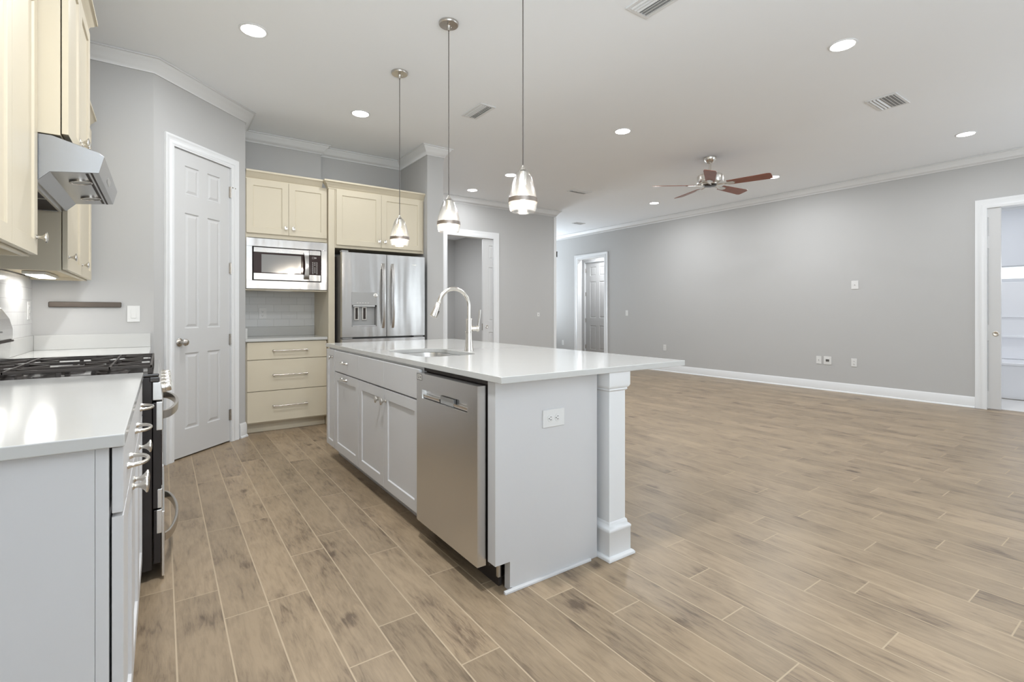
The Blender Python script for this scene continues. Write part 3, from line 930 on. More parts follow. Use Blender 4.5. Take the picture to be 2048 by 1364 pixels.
def plate(name, label, cat, c, right, nrm, kind='outlet', horiz=False, w=.072, h=.116, group=None):
    """wall plate centred on c; right: plate width direction"""
    c, rt, n = V(c), V(right).normalized(), V(nrm).normalized()
    up = V((0, 0, 1))
    if horiz: rt, up = V((0, 0, 1)), V(right).normalized()
    T = lambda p: c + rt * p.x + up * p.z + n * p.y
    r = thing(name, label, cat, c, group)
    MB().box(-w / 2, w / 2, .0005, .006, -h / 2, h / 2, T).build('cover_plate', M['plastic'], r, bevel=.002, smooth=False)
    if kind == 'outlet':
        for s in (-1, 1):
            mb = MB(); mb.lathe(T(V((0, .006, s * .020))), n, [(.0165, 0), (.0165, .0015), (.015, .002)], 24)
            so = mb.build('socket', M['plastic'], r)
            mb = MB(); z = s * .020
            mb.box(-.0075, -.005, .0075, .0085, z - .004, z + .005, T); mb.box(.005, .0075, .0075, .0085, z - .003, z + .005, T)
            mb.lathe(T(V((0, .0075, z - .009))), n, [(.0028, 0), (.0028, .001)], 10)
            mb.build('slots', M['slot'], so, smooth=False)
    elif kind == 'switch':
        mb = MB(); mb.box(-.0165, .0165, .006, .0075, -.033, .033, T); mb.box(-.014, .014, .0075, .0095, -.031, 0.0, T)
        mb.build('rocker', M['plastic'], r, bevel=.001, smooth=False)
    elif kind == 'toggle':
        MB().box(-.005, .005, .006, .016, -.002, .016, T).build('toggle', M['plastic'], r, bevel=.001, smooth=False)
    elif kind == 'coax':
        mb = MB().lathe(T(V((0, .006, 0))), n, [(.006, 0), (.006, .008), (.004, .009)], 16); mb.build('jack', M['greyplastic'], r)
    elif kind == 'pass':
        mb = MB(); mb.box(-.024, .024, .0055, .0068, -.022, .018, T); mb.build('recess', M['slot'], r, smooth=False)
        mb = MB(); mb.box(-.030, .030, .006, .010, .018, .026, T); mb.box(-.030, .030, .006, .010, -.032, -.018, T)
        mb.box(-.030, -.024, .006, .010, -.018, .018, T); mb.box(.024, .030, .006, .010, -.018, .018, T)
        mb.build('hood_frame', M['plastic'], r, smooth=False)
    return r


plate('light_switch', 'white rocker switch right of the dark knife bar', 'switch', (-.17, 4.56, 1.158), (1, 0, 0), (0, -1, 0), 'switch', w=.076, h=.118)
plate('wall_outlet', 'white outlet on the tiled left wall behind the range', 'outlet', (X_L + .009, 4.44, 1.18), (0, 1, 0), (1, 0, 0), 'outlet')
plate('wall_outlet', 'white outlet on the subway tile under the microwave', 'outlet', (.87, 5.809, 1.155), (1, 0, 0), (0, -1, 0), 'outlet')
plate('wall_outlet', 'wide white double outlet on the grey end of the island', 'outlet', (1.427, 1.70, .701), (1, 0, 0), (0, -1, 0), 'outlet', horiz=True, w=.078, h=.124)
RN = (-1, 0, 0); RR = (0, 1, 0)
plate('light_switch', 'small white switch on the far wall right of the distant door', 'switch', (X_R, 7.19, 1.143), RR, RN, 'toggle')
plate('wall_plate', 'white cable plate mounted high and alone on the grey wall', 'wall plate', (X_R, 2.945, 1.554), RR, RN, 'coax', h=.12, w=.09)
plate('wall_outlet', 'faint outlet low on the far wall between the island and the distant door', 'outlet', (X_R, 6.216, .466), RR, RN, 'outlet')
plate('wall_plate', 'small white cable plate touching the hooded plate low on the wall', 'wall plate', (X_R, 3.42, .447), RR, RN, 'coax')
plate('wall_plate', 'white cable pass plate with a dark slot low on the wall', 'wall plate', (X_R, 3.30, .447), RR, RN, 'pass', w=.105, h=.118)
plate('wall_outlet', 'white outlet low on the wall, nearest to the right doorway', 'outlet', (X_R, 2.955, .445), RR, RN, 'outlet')
plate('wall_outlet', 'white outlet on the bright wall left of the distant door', 'outlet', (X_R, 9.25, .41), RR, RN, 'outlet')
plate('wall_plate', 'tiny pale plate on the grey hall wall right of the hall doorway', 'wall plate', (5.62, 7.12, 1.12), (1, 0, 0), (0, -1, 0), 'coax', w=.06, h=.07)

# ------------------------------------------------------------------ BACK KITCHEN : drawer cabinet, counter, tile
YD = 5.30
r = thing('drawer_cabinet', 'cream three-drawer base cabinet with long bar handles below the microwave', 'cabinet', (1.02, 5.5, 0))
mb = MB(); mb.box(.648, 1.392, YD, 5.81, .095, .884); mb.box(.648, 1.392, YD + .065, 5.81, .001, .095)
mb.build('carcass', M['cream'], r, bevel=.0015, smooth=False)
for z0, z1 in ((.111, .403), (.409, .706), (.712, .878)):
    dr = slab_front('drawer', r, (lambda a, b, d, z0=z0: V((.658 + a, YD - .001 - d, z0 + b))), .730, z1 - z0, 'cream')
    bar_pull(dr, (1.04, YD - .021, {.111: .256, .409: .557, .712: .794}[z0]), (1, 0, 0), (0, -1, 0), half=.158)
worktop('white quartz countertop over the cream drawers, under the microwave', [(.642, 1.394, 5.262, 5.818, .886, .914)],
        [(.662, 1.394, 5.80, 5.818, .9142, 1.014), (.642, .660, 5.27, 5.818, .9142, 1.014)])
MB().box(.642, 1.395, 5.809, 5.8195, 1.0145, 1.42).build('tile_backsplash', M['tile_x'], smooth=False,
    label='white subway tile backsplash between the cream drawers and the microwave', category='backsplash')


def face_cab(label, x0, x1, z0, z1, yf, yb, doors, extra=None, stile=0.0):
    r = thing('upper_cabinet', label, 'cabinet', ((x0 + x1) / 2, yf, z0))
    mb = MB()
    mb.box(x0, x1, yf, yb, z0, z1)
    if extra:
        for e in extra: mb.box(*e)
    mb.build('carcass', M['cream'], r, bevel=.0015, smooth=False)
    for a, b, c, d, kx in doors:
        do = shaker('door', r, (lambda p, q, s, a=a, c=c: V((a + p, yf - .001 - s, c + q))), b - a, d - c, 'cream')
        cab_knob(do, (kx, yf - .021, c + .065), (0, -1, 0), .95)
    return r


YM = 5.29
ra = face_cab('cream two-door cabinet above the built-in microwave', .646, 1.394, 1.885, 2.45, YM, 5.81,
              [(.651, 1.021, 1.926, 2.438, .993), (1.024, 1.388, 1.926, 2.438, 1.063)])
mb = MB(); mb.box(.646, 1.394, YM, YM + .03, 1.378, 1.392); mb.box(.646, 1.394, YM + .03, 5.81, 1.392, 1.404)
mb.box(.646, .664, YM, 5.81, 1.404, 1.885); mb.box(1.376, 1.394, YM, 5.81, 1.404, 1.885)
mb.build('microwave_shelf', M['cream'], ra, bevel=.001, smooth=False)
MB().sweep([(.646, YM), (1.342, YM)], CABCROWN, P=lambda x, y, h: V((x, y, 2.44 + h))).build('crown', M['cream'], ra, angle=50)
YFR = 5.235
rb_ = face_cab('cream two-door cabinet above the refrigerator with a tall side panel', 1.459, 2.455, 1.835, 2.455, YFR, 5.815,
               [(1.470, 1.947, 1.866, 2.438, 1.918), (1.950, 2.432, 1.866, 2.438, 1.985)])
MB().box(1.3955, 1.458, YFR, 5.815, .001, 2.455).build('end_panel', M['cream'], rb_, bevel=.0015, smooth=False)
MB().sweep([(1.3955, 5.288), (1.3955, YFR), (2.455, YFR)], CABCROWN, P=lambda x, y, h: V((x, y, 2.44 + h))).build('crown', M['cream'], rb_, angle=50)
strip_l = thing('cabinet_light', 'unlit white strip light on the underside of the microwave shelf', 'light fixture', (.95, 5.55, 1.375), 'strip lights under the cabinets')
MB().box(.83, 1.07, 5.33, 5.43, 1.374, 1.3915).build('housing', M['plastic'], strip_l, bevel=.002, smooth=False)

# ------------------------------------------------------------------ microwave
r = thing('microwave', 'built-in stainless steel microwave in a wide steel trim frame', 'microwave', (1.02, 5.3, 1.4))
yf = 5.268


def ring(mb, x0, x1, z0, z1, a0, a1, b0, b1, y0, y1):
    mb.box(x0, x1, y0, y1, z0, b0); mb.box(x0, x1, y0, y1, b1, z1)
    mb.box(x0, a0, y0, y1, b0, b1); mb.box(a1, x1, y0, y1, b0, b1)


mb = MB(); ring(mb, .650, 1.392, 1.395, 1.878, .700, 1.332, 1.473, 1.800, yf, 5.287)
mb.build('trim_frame', M['steel_v'], r, bevel=.0015, smooth=False)
MB().box(.700, 1.332, 5.296, 5.6, 1.473, 1.800).build('body', M['dark'], r, smooth=False)
mb = MB(); mb.box(.712, 1.212, yf - .006, 5.295, 1.745, 1.791); mb.box(.712, 1.212, yf - .006, 5.295, 1.481, 1.544)
md = mb.build('door', M['steel_v'], r, bevel=.0015, smooth=False)
MB().box(.712, 1.212, yf - .002, 5.2945, 1.5445, 1.7445).build('glass_surround', M['glassblk'], md, smooth=False)
MB().box(.779, 1.137, yf - .0035, yf - .0025, 1.552, 1.727).build('window', M['window'], md, smooth=False)
for za, zb_ in ((1.745, 1.791), (1.481, 1.544)):
    MB().box(1.214, 1.324, yf - .006, 5.295, za, zb_).build('panel_strip', M['steel_v'], r, bevel=.0015, smooth=False)
kp = MB().box(1.214, 1.324, yf - .002, 5.2945, 1.5445, 1.7445).build('keypad', M['glassblk'], r, smooth=False)
mb = MB()
for i in range(3):
    for j in range(12):
        if (i == 1 and j in (0, 7)): continue
        x = 1.250 + i * .0195; z = 1.555 + j * .0105
        mb.box(x - .004 - .002 * ((i + j) % 2), x + .004, yf - .003, yf - .0021, z, z + .0042)
mb.build('key_marks', M['mark'], kp, smooth=False)
mb = MB()
for a in ((1.243, 1.262, 1.708, 1.7095), (1.243, 1.262, 1.725, 1.7265), (1.243, 1.2445, 1.7095, 1.725), (1.2605, 1.262, 1.7095, 1.725), (1.266, 1.270, 1.71, 1.726), (1.274, 1.283, 1.712, 1.724)):
    mb.box(a[0], a[1], yf - .003, yf - .0021, a[2], a[3])
mb.build('display_marks', M['mark'], kp, smooth=False)
pts = [(1.184, yf - .012 - .034 * math.sin(math.pi * i / 16) ** .7, 1.500 + .262 * i / 16) for i in range(17)]
MB().tube(pts, [1.0 - .28 * math.sin(math.pi * i / 16) for i in range(17)], 12, flat=(.026, .006, (0, 1, 0))).build('handle', M['steel_v'], md)

# ------------------------------------------------------------------ refrigerator
r = thing('refrigerator', 'stainless steel french-door refrigerator with an ice and water dispenser', 'refrigerator', (1.94, 5.4, 0))
mb = MB(); mb.box(1.492, 2.392, 5.15, 5.86, .03, 1.755); mb.box(1.53, 2.35, 5.18, 5.80, .001, .03)
mb.build('body', mat('fridge_side_grey', (.16, .15, .14), .45, var=.04), r, bevel=.004, smooth=False)
T_ = lambda x0, z0: (lambda a, b, d: V((x0 + a, 5.147 - d, z0 + b)))
ld = MB().panels(T_(1.487, .912), .466, .868, .067, [(.098, .360, .108, .330)], [(.002, .062), (.006, .012)]).build('left_door', M['steel_v'], r, bevel=.003, smooth=False)
rd = MB().panels(T_(1.959, .912), .438, .868, .067, [], []).build('right_door', M['steel_v'], r, bevel=.003, smooth=False)
fz = MB().panels(T_(1.487, .07), .910, .822, .067, [], []).build('freezer_drawer', M['steel_v'], r, bevel=.003, smooth=False)
mb = MB().tube([(1.60, 5.08, .80), (1.60, 5.035, .80), (2.28, 5.035, .80), (2.28, 5.08, .80)], .012, 12); mb.build('handle', M['nickel'], fz)
MB().box(1.585, 1.847, 5.0765, 5.0795, 1.243, 1.374).build('dispenser_panel', M['greyplastic'], ld, bevel=.001, smooth=False)
dr_ = MB().box(1.592, 1.84, 5.128, 5.134, 1.028, 1.235).build('dispenser_back', M['greyplastic'], ld, smooth=False)
MB().box(1.60, 1.83, 5.085, 5.128, 1.226, 1.240).build('dispenser_hood', M['steel'], ld, bevel=.001, smooth=False)
MB().box(1.592, 1.84, 5.083, 5.13, 1.022, 1.03).build('dispenser_tray', M['steel'], ld, bevel=.001, smooth=False)
for x in (1.645, 1.727):
    mb = MB(); ring(mb, x - .023, x + .023, 1.085, 1.222, x - .013, x + .013, 1.096, 1.212, 5.112, 5.127); pd = mb.build('paddle', M['nickel_l'], ld, bevel=.002, smooth=False)
    # dark insert
    MB().box(x - .012, x + .012, 5.120, 5.127, 1.097, 1.211).build('paddle_insert', M['dark'], ld, smooth=False)
mb = MB().lathe((1.833, 5.0765, 1.345), (0, -1, 0), [(.022, 0), (.023, .002), (.015, .004), (0, .003)], 9); mb.build('film_tag', M['nickel_l'], ld)
mb = MB()
for i in range(5): mb.box(1.635 + i * .028, 1.650 + i * .028, 5.0755, 5.0766, 1.262, 1.267)
mb.build('dispenser_marks', M['mark'], ld, smooth=False)
for x, d_ in ((1.914, ld), (2.020, rd)):
    pts = [(x, 5.078 - .040 * math.sin(math.pi * i / 20) ** .6, 1.003 + .68 * i / 20) for i in range(21)]
    MB().tube(pts, 1.0, 12, flat=(.0145, .009, (0, 1, 0))).build('handle', M['steel_v'], d_)
    MB().box(x - .014, x + .014, 5.07, 5.0795, .999, 1.006).build('handle_foot', M['nickel'], d_, smooth=False)
mb = MB().lathe((2.27, 5.0795, 1.685), (0, -1, 0), [(.030, 0), (.029, .0012), (0, .0014)], 24, squash=(1, .28)); mb.build('emblem', M['nickel_l'], rd)
for x, w in ((1.495, .10), (2.27, .11)):
    MB().box(x, x + w, 5.09, 5.14, .894, .908).build('hinge', M['greyplastic'], r, bevel=.002, smooth=False)
MB().box(1.49, 1.56, 5.11, 5.17, 1.782, 1.80).build('hinge', M['greyplastic'], r, bevel=.003, smooth=False)

# ------------------------------------------------------------------ ISLAND
IX0, IX1, IY0, IY1 = 1.115, 1.700, 1.70, 4.165
r = thing('island_cabinet', 'pale grey kitchen island cabinet with shaker doors and a plain end panel', 'cabinet', (1.42, 2.9, 0))
mb = MB()
# end panel with notch at the toe
prof = [(1.118, .125), (1.192, .125), (1.192, .001), (IX1, .001), (IX1, .884), (1.118, .884)]
mb.prism(prof, (1, 0, 0), (0, 0, 1), (0, 1, 0), (0, IY0, 0), .04)
mb.box(1.118, 1.19, 1.7402, 1.757, .125, .884)
mb.build('end_panel', M['grey'], r, smooth=False)
mb = MB()
mb.box(1.118, IX1, 2.377, 2.58, .11, .884)
mb.box(1.118, 1.21, 2.58, 3.22, .11, .884); mb.box(1.62, IX1, 2.58, 3.22, .11, .884); mb.box(1.21, 1.62, 2.58, 3.22, .11, .60)
mb.box(1.118, IX1, 3.22, IY1, .11, .884)
mb.box(1.192, IX1, 2.377, IY1, .001, .11)
mb.box(1.70, IX1, 1.74, 2.377, .001, .884)
mb.build('carcass', M['grey'], r, smooth=False)
mb = MB(); mb.sweep([(1.1915, 4.16), (1.1915, 2.38)], [(0, .001), (-.018, .001), (-.016, .012), (-.010, .018), (0, .018)]); 
mb.sweep([(1.16, IY0 - .0005), (IX1 - .05, IY0 - .0005)], [(0, .001), (.013, .001), (.012, .008), (.007, .013), (0, .013)])
mb.build('shoe_moulding', M['grey'], r)
MB().sweep([(1.1915, 1.72), (1.1915, 1.70)], [(0, .001), (-.016, .001), (-.014, .010), (-.008, .016), (0, .016)]).build('shoe_moulding', M['grey'], r)
TI = lambda y0, z0: (lambda a, b, d: V((1.1145 - d, y0 + a, z0 + b)))
# sink base: two false fronts and two doors
for i, (a, b) in enumerate(((2.385, 2.8895), (2.893, 3.3605))):
    slab_front('false_front', r, TI(a, .716), b - a, .156, 'grey')
    do = shaker('door', r, TI(a, .112), b - a, .595, 'grey', st=.06)
    cab_knob(do, (1.0935, 2.852 if i == 0 else 2.945, .640), (-1, 0, 0), 1.1)
dr = slab_front('drawer', r, TI(3.364, .716), .560, .156, 'grey')
arch_pull(dr, (1.0935, 3.668, .795), (0, 1, 0), (-1, 0, 0), half=.055, proj=.026, r=.0055)
do = shaker('waste_drawer', r, TI(3.366, .112), .558, .596, 'grey', st=.06)
arch_pull(do, (1.0935, 3.68, .674), (0, 1, 0), (-1, 0, 0), half=.055, proj=.026, r=.0055)
do = shaker('narrow_door', r, TI(3.932, .112), .226, .762, 'grey', st=.045)
cab_knob(do, (1.0935, 3.985, .818), (-1, 0, 0), 1.0)
MB().box(1.12, 1.30, 1.757, 2.377, .866, .884).build('gap_shade', M['dark'], r, smooth=False)  # dark strip painting the shade of the gap above the dishwasher

# support posts
def post(label, cx, cy):
    r = thing('island_post', label, 'post', (cx, cy, 0), 'square posts under the island top')
    mb = MB(); h = .055
    mb.box(cx - h, cx + h, cy - h, cy + h, .02, .88)
    mb.build('shaft', M['trim'], r, bevel=.002, smooth=False)
    def sq(prof, nm):
        mb = MB()
        p = [(cx - h, cy - h), (cx - h, cy + h), (cx + h, cy + h), (cx + h, cy - h)]
        mb.sweep(p, [(-d, z) for d, z in prof], closed=True)
        return mb.build(nm, M['trim'], r, angle=50)
    sq([(0, .001), (.034, .001), (.034, .010), (.028, .018), (.018, .020), (.018, .128), (.020, .131), (.020, .140), (.014, .146), (.008, .150), (.006, .165), (0, .172)], 'base_moulding')
    sq([(0, .885), (.017, .885), (.017, .822), (.013, .812), (.006, .806), (.008, .800), (.004, .795), (0, .792)], 'cap_moulding')
    return r


post('white square support post at the near right corner of the island', 1.79, 1.708)

# dishwasher
r = thing('dishwasher', 'stainless steel dishwasher with a pocket handle in the island side', 'dishwasher', (1.3, 2.06, 0))
MB().box(1.13, 1.69, 1.765, 2.37, .10, .862).build('tub_body', M['dark'], r, smooth=False)
mb = MB(); mb.box(1.175, 1.19, 1.7615, 2.372, .001, .10); mb.build('toe_panel', M['dark'], r, smooth=False)
TW = lambda a, b, d: V((1.115 - d, 1.768 + a, .105 + b))
wd, hd = .600, .757
dwd = MB().panels(TW, wd, hd, .042, [(.083, .537, .632, .678)], [(.001, .036), (.003, .018)]).build('door', M['steel'], r, bevel=.002, smooth=False)
MB().prism([(0, 0), (.014, .003), (.018, .018), (.0, .018)], (-1, 0, 0), (0, 0, 1), (0, 1, 0), (1.0945, 1.853, .739), .13).build('handle', M['steel'], dwd, smooth=False)
mb = MB()
mb.prism([(0, 0), (.014, .003), (.018, .018), (.0, .018)], (-1, 0, 0), (0, 0, 1), (0, 1, 0), (1.0945, 2.125, .739), .17)
mb.build('handle', M['steel'], dwd, smooth=False)
MB().box(1.080, 1.097, 1.99, 2.12, .738, .776).build('handle_grip', M['greyplastic'], dwd, bevel=.004, smooth=False)
tg = MB().box(1.0715, 1.0725, 2.302, 2.362, .826, .858).build('label_tag', M['mark'], dwd, smooth=False)
mb = MB()
ring(mb, 0, .060, 0, .032, .003, .057, .003, .029, 0, .0006)
for a in ((.012, .015, .008, .024), (.012, .024, .008, .011), (.022, .025, .008, .024), (.034, .037, .008, .024), (.037, .047, .014, .018), (.046, .049, .008, .024)):
    mb.box(a[0], a[1], 0, .0006, a[2], a[3])
for v in mb.bm.verts: v.co = V((1.0709 + v.co.y, 2.362 - v.co.x, .826 + v.co.z))
mb.build('tag_print', M['slot'], tg, smooth=False)
mb = MB(); mb.box(1.118, 1.14, 1.79, 2.35, .846, .861); mb.build('door_seal', M['cord'], r, smooth=False)
mb = MB(); mb.box(1.16, 1.172, 1.742, 1.756, .05, .115); mb.build('bracket', M['nickel_l'], r, smooth=False)

# island top with rounded sink cut-out
def rrect(x0, x1, y0, y1, rad, n=8):
    pts = []
    for cx, cy, a0 in ((x1 - rad, y1 - rad, 0), (x0 + rad, y1 - rad, 90), (x0 + rad, y0 + rad, 180), (x1 - rad, y0 + rad, 270)):
        for k in range(n + 1):
            a = math.radians(a0 + 90 * k / n)
            pts.append((cx + rad * math.cos(a), cy + rad * math.sin(a)))
    return pts


TX0, TX1, TY0, TY1 = 1.100, 2.285, 1.628, 4.215
SX0, SX1, SY0, SY1 = 1.215, 1.60, 2.585, 3.21
r = thing('countertop', 'large white quartz island top with an undermount sink cut-out', 'countertop', (1.6, 2.9, .886))
inner = rrect(SX0, SX1, SY0, SY1, .11)
bm = bmesh.new()
def loop_face(z):
    ov = [bm.verts.new((x, y, z)) for x, y in ((TX0, TY0), (TX1, TY0), (TX1, TY1), (TX0, TY1))]
    iv = [bm.verts.new((x, y, z)) for x, y in inner]
    n = len(iv) // 4
    # quadrants: 0 = far right, 1 = far left, 2 = near left, 3 = near right
    order = {0: 2, 1: 3, 2: 0, 3: 1}
    for q in range(4):
        seg = iv[q * n:(q + 1) * n]
        oc = ov[order[q]]
        for a, b in zip(seg, seg[1:]): bm.faces.new([oc, a, b])
        nx = iv[((q + 1) * n) % len(iv)]
        oc2 = ov[order[(q + 1) % 4]]
        bm.faces.new([oc, seg[-1], nx, oc2])
    return ov, iv


ot, it = loop_face(.914); ob, ib = loop_face(.886)
for A, B in ((ot, ob), (it, ib)):
    n = len(A)
    for i in range(n):
        j = (i + 1) % n
        bm.faces.new([A[i], A[j], B[j], B[i]])
mb = MB(); mb.bm.free(); mb.bm = bm
mb.build('slab', M['quartz'], r, bevel=.0025, smooth=False)

r = thing('kitchen_sink', 'undermount stainless steel sink in the island top', 'sink', (1.4, 2.9, .7))
mb = MB()
rings = []
for ins, z in ((-.012, .8855), (.0, .8855), (.003, .87), (.010, .70), (.030, .672), (.10, .665)):
    rr_ = max(.02, .11 - ins)
    pts = rrect(SX0 + ins, SX1 - ins, SY0 + ins, SY1 - ins, rr_)
    rings.append([mb.bm.verts.new((x, y, z)) for x, y in pts])
for a, b in zip(rings, rings[1:]):
    for i in range(len(a)):
        j = (i + 1) % len(a)
        mb.bm.faces.new([a[i], a[j], b[j], b[i]])
mb.bm.faces.new(rings[-1])
mb.build('basin', M['steel'], r, recalc=False)
MB().lathe((1.41, 2.9, .666), (0, 0, 1), [(.045, 0), (.045, .002), (.035, .002), (.03, -.002 + .003), (0, .001)], 28).build('drain', M['nickel'], r)

# faucet
r = thing('kitchen_faucet', 'brushed nickel gooseneck pull-down faucet behind the island sink', 'faucet', (1.665, 2.85, .914))
fx, fy = 1.665, 2.85
mb = MB(); mb.lathe((fx, fy, .9142), (0, 0, 1), [(.030, 0), (.030, .004), (.0265, .03), (.0225, .09), (.0225, .122), (.026, .124), (.026, .130), (.0215, .132), (.0215, .205), (.0235, .207), (.0235, .213), (.015, .216)], 32)
mb.build('base', M['nickel_l'], r)
pts = [(fx, fy, 1.12), (fx, fy, 1.20)]
R_ = .112
for i in range(0, 21):
    a = math.pi * i / 20 * .93
    pts.append((fx - R_ + R_ * math.cos(a), fy, 1.208 + R_ * 1.02 * math.sin(a)))
mb = MB().tube(pts, .0125, 16)
mb.build('spout', M['nickel_l'], r)
e = V(pts[-1]); ed = (V(pts[-1]) - V(pts[-3])).normalized(); ed = (ed + V((-.12, 0, -.1))).normalized()
sh = MB().lathe(e - ed * .004, ed, [(.0135, 0), (.0145, .004), (.0135, .008), (.0155, .012), (.019, .05), (.0245, .095), (.0245, .102), (.021, .104), (0, .103)], 28).build('spray_head', M['nickel_l'], r)
nn = V((-ed.z, 0, ed.x)); nn = nn if nn.x > 0 else -nn
mb = MB()
c0 = e + ed * .05 + nn * .017
mb.box(-.004, .008, -.006, .006, 0, .038, lambda c: c0 + nn * c.x + V((0, c.y, 0)) + ed * c.z)
mb.build('spray_button', M['black'], sh, bevel=.002, smooth=False)
mb = MB(); ld_ = V((.85, -.35, 0)).normalized()
mb.lathe((fx, fy, 1.062), ld_, [(.0155, 0), (.0165, .03), (.0165, .050), (.021, .054), (.0215, .064), (.015, .070), (0, .071)], 24)
lev0 = V((fx, fy, 1.062)) + ld_ * .060
mb.tube([lev0, lev0 + V((.004, 0, .03)), lev0 + V((.010, -.002, .075)), lev0 + V((.013, -.003, .125))], [.006, .0055, .006, .0075], 12, flat=(1.0, .7, (0, 1, 0)))
mb.build('lever', M['nickel_l'], r)

# ------------------------------------------------------------------ pendants
def pendant(label, y, x=1.522):
    r = thing('pendant_light', label, 'pendant light', (x, y, 1.69), 'glass pendants over the island')
    c = (x, y, 0)
    MB().lathe((x, y, CEIL), (0, 0, -1), [(.064, 0), (.064, .010), (.060, .016), (.012, .018), (.009, .022), (.007, .05), (0, .051)], 36).build('canopy', M['nickel'], r)
    mb = MB().lathe((x + .03, y + .02, CEIL - .017), (0, 0, -1), [(.005, 0), (.005, .006), (0, .007)], 12); mb.build('canopy_screw', M['nickel'], r)
    MB().tube([(x, y, CEIL - .05), (x, y, 1.925)], .0028, 8).build('cord', M['cord'], r)
    zb = 1.690
    MB().lathe((x, y, zb + .213), (0, 0, 1), [(.020, 0), (.018, .004), (.009, .016), (.005, .026), (0, .027)], 24).build('cap', M['nickel_l'], r)
    MB().lathe((x, y, zb + .140), (0, 0, 1), [(.017, 0), (.019, .004), (.019, .068), (.010, .072)], 24).build('socket', M['nickel_l'], r)
    outer = [(.064, 0), (.068, .012), (.073, .034), (.0735, .050), (.072, .072), (.067, .100), (.060, .130), (.051, .160), (.041, .188), (.034, .202), (.026, .210), (.0, .213)]
    innr = [(max(0, a - .003), b + (.0 if b < .2 else -.003)) for a, b in outer]
    MB().lathe((x, y, zb), (0, 0, 1), outer + [(0, .2101)] + innr[::-1][1:] + [(.064, 0)], 48, capa=False, capb=False).build('glass_shade', M['glass'], r, angle=80)
    MB().lathe((x, y, zb + .046), (0, 0, 1), [(.0745, 0), (.0760, .001), (.0750, .022), (.0738, .023), (.0730, .022), (.0740, .001), (.0745, 0)], 48, capa=False, capb=False).build('metal_band', M['band'], r)
    MB().lathe((x, y, zb + .055), (0, 0, 1), [(0, 0), (.010, .003), (.021, .018), (.024, .034), (.020, .052), (.012, .072), (.009, .086)], 24).build('bulb', M['bulb'], r)
    d = bpy.data.lights.new('lamp', 'POINT'); d.energy = 3.0; d.shadow_soft_size = .03; d.color = (1, .93, .84)
    lo = bpy.data.objects.new('lamp', d); COL.objects.link(lo); lo.parent = r; lo.location = (0, 0, .028)
    return r


p = pendant('glass pendant over the island, farthest, hanging in front of the cream cabinets', 3.68)
copy_thing(p, (1.522, 2.865, 1.69), 'glass pendant over the island, the middle one, above the faucet')
copy_thing(p, (1.522, 2.055, 1.69), 'glass pendant over the island, nearest and highest, its ceiling canopy out of frame')

# ------------------------------------------------------------------ recessed ceiling lights
def downlight(label, x, y, power):
    r = thing('recessed_light', label, 'ceiling light', (x, y, CEIL), 'recessed ceiling lights')
    MB().lathe((x, y, CEIL), (0, 0, -1), [(.088, -.001), (.088, .004), (.080, .007), (.074, .005), (.074, -.001)], 40, capa=False, capb=False).build('trim_ring', M['trim'], r)
    MB().lathe((x, y, CEIL), (0, 0, -1), [(.0742, .0005), (.0742, .0045), (0, .005)], 40).build('diffuser', M['lamp'], r)
    area_light('lamp', (0, 0, -.009), (0, 0, 0), .146, .146, power, (.95, .975, 1.0), 'DISK', parent=r)
    return r


DP = 14
dl = downlight('lit recessed ceiling light, upper left, above the pantry door', .498, 3.69, 11)
dl2 = downlight('lit recessed ceiling light in front of the cream cabinets, left of the far pendant canopy', 1.535, 4.656, 3.5)
for x, y, lb in ((3.91, 3.537, 'lit recessed ceiling light in the middle of the ceiling, right of the nearest pendant cord'),
                 (3.91, 1.500, 'lit recessed ceiling light, large, at upper right'),
                 (6.93, 1.500, 'lit recessed ceiling light nearest the long grey wall at the right edge'),
                 (3.91, 5.56, 'lit recessed ceiling light partly behind the nearest pendant glass'),
                 (3.91, 6.59, 'lit recessed ceiling light just before the grey hall wall'),
                 (6.945, 5.565, 'lit recessed ceiling light below left of the ceiling fan'),
                 (6.955, 3.53, 'lit recessed ceiling light at the tip of a fan blade'),
                 (.498, 1.66, 'lit recessed ceiling light above the aisle, out of frame'),
                 (3.91, -.55, 'lit recessed ceiling light behind the viewer, above the open floor'),
                 (6.93, -.55, 'lit recessed ceiling light behind the viewer, near the long wall')):
    c = copy_thing(dl, (x, y, CEIL), lb)
    for k in c.children:
        if k.type == 'LIGHT':
            k.data = k.data.copy(); k.data.energy = 27 if x < 1 else (5 if y > 6.2 or y < 0 else (8 if y < 2 else 15))
for x, y, lb in ((3.6, 8.4, 'added ceiling light brightening the dark room behind the hall doorway, out of view'), (8.5, 8.2, 'added unseen ceiling light brightening the small vestibule behind the distant doorway'), (9.0, 1.9, 'ceiling light in the bright bathroom, out of view')):  # bedroom and vestibule lamps are added to brighten dark rooms
    c = copy_thing(dl, (x, y, 2.738), lb)
    for k in c.children:
        if k.type == 'LIGHT':
            k.data = k.data.copy(); k.data.energy = 26 if y > 8.3 else (18 if y > 5 else 4.5)

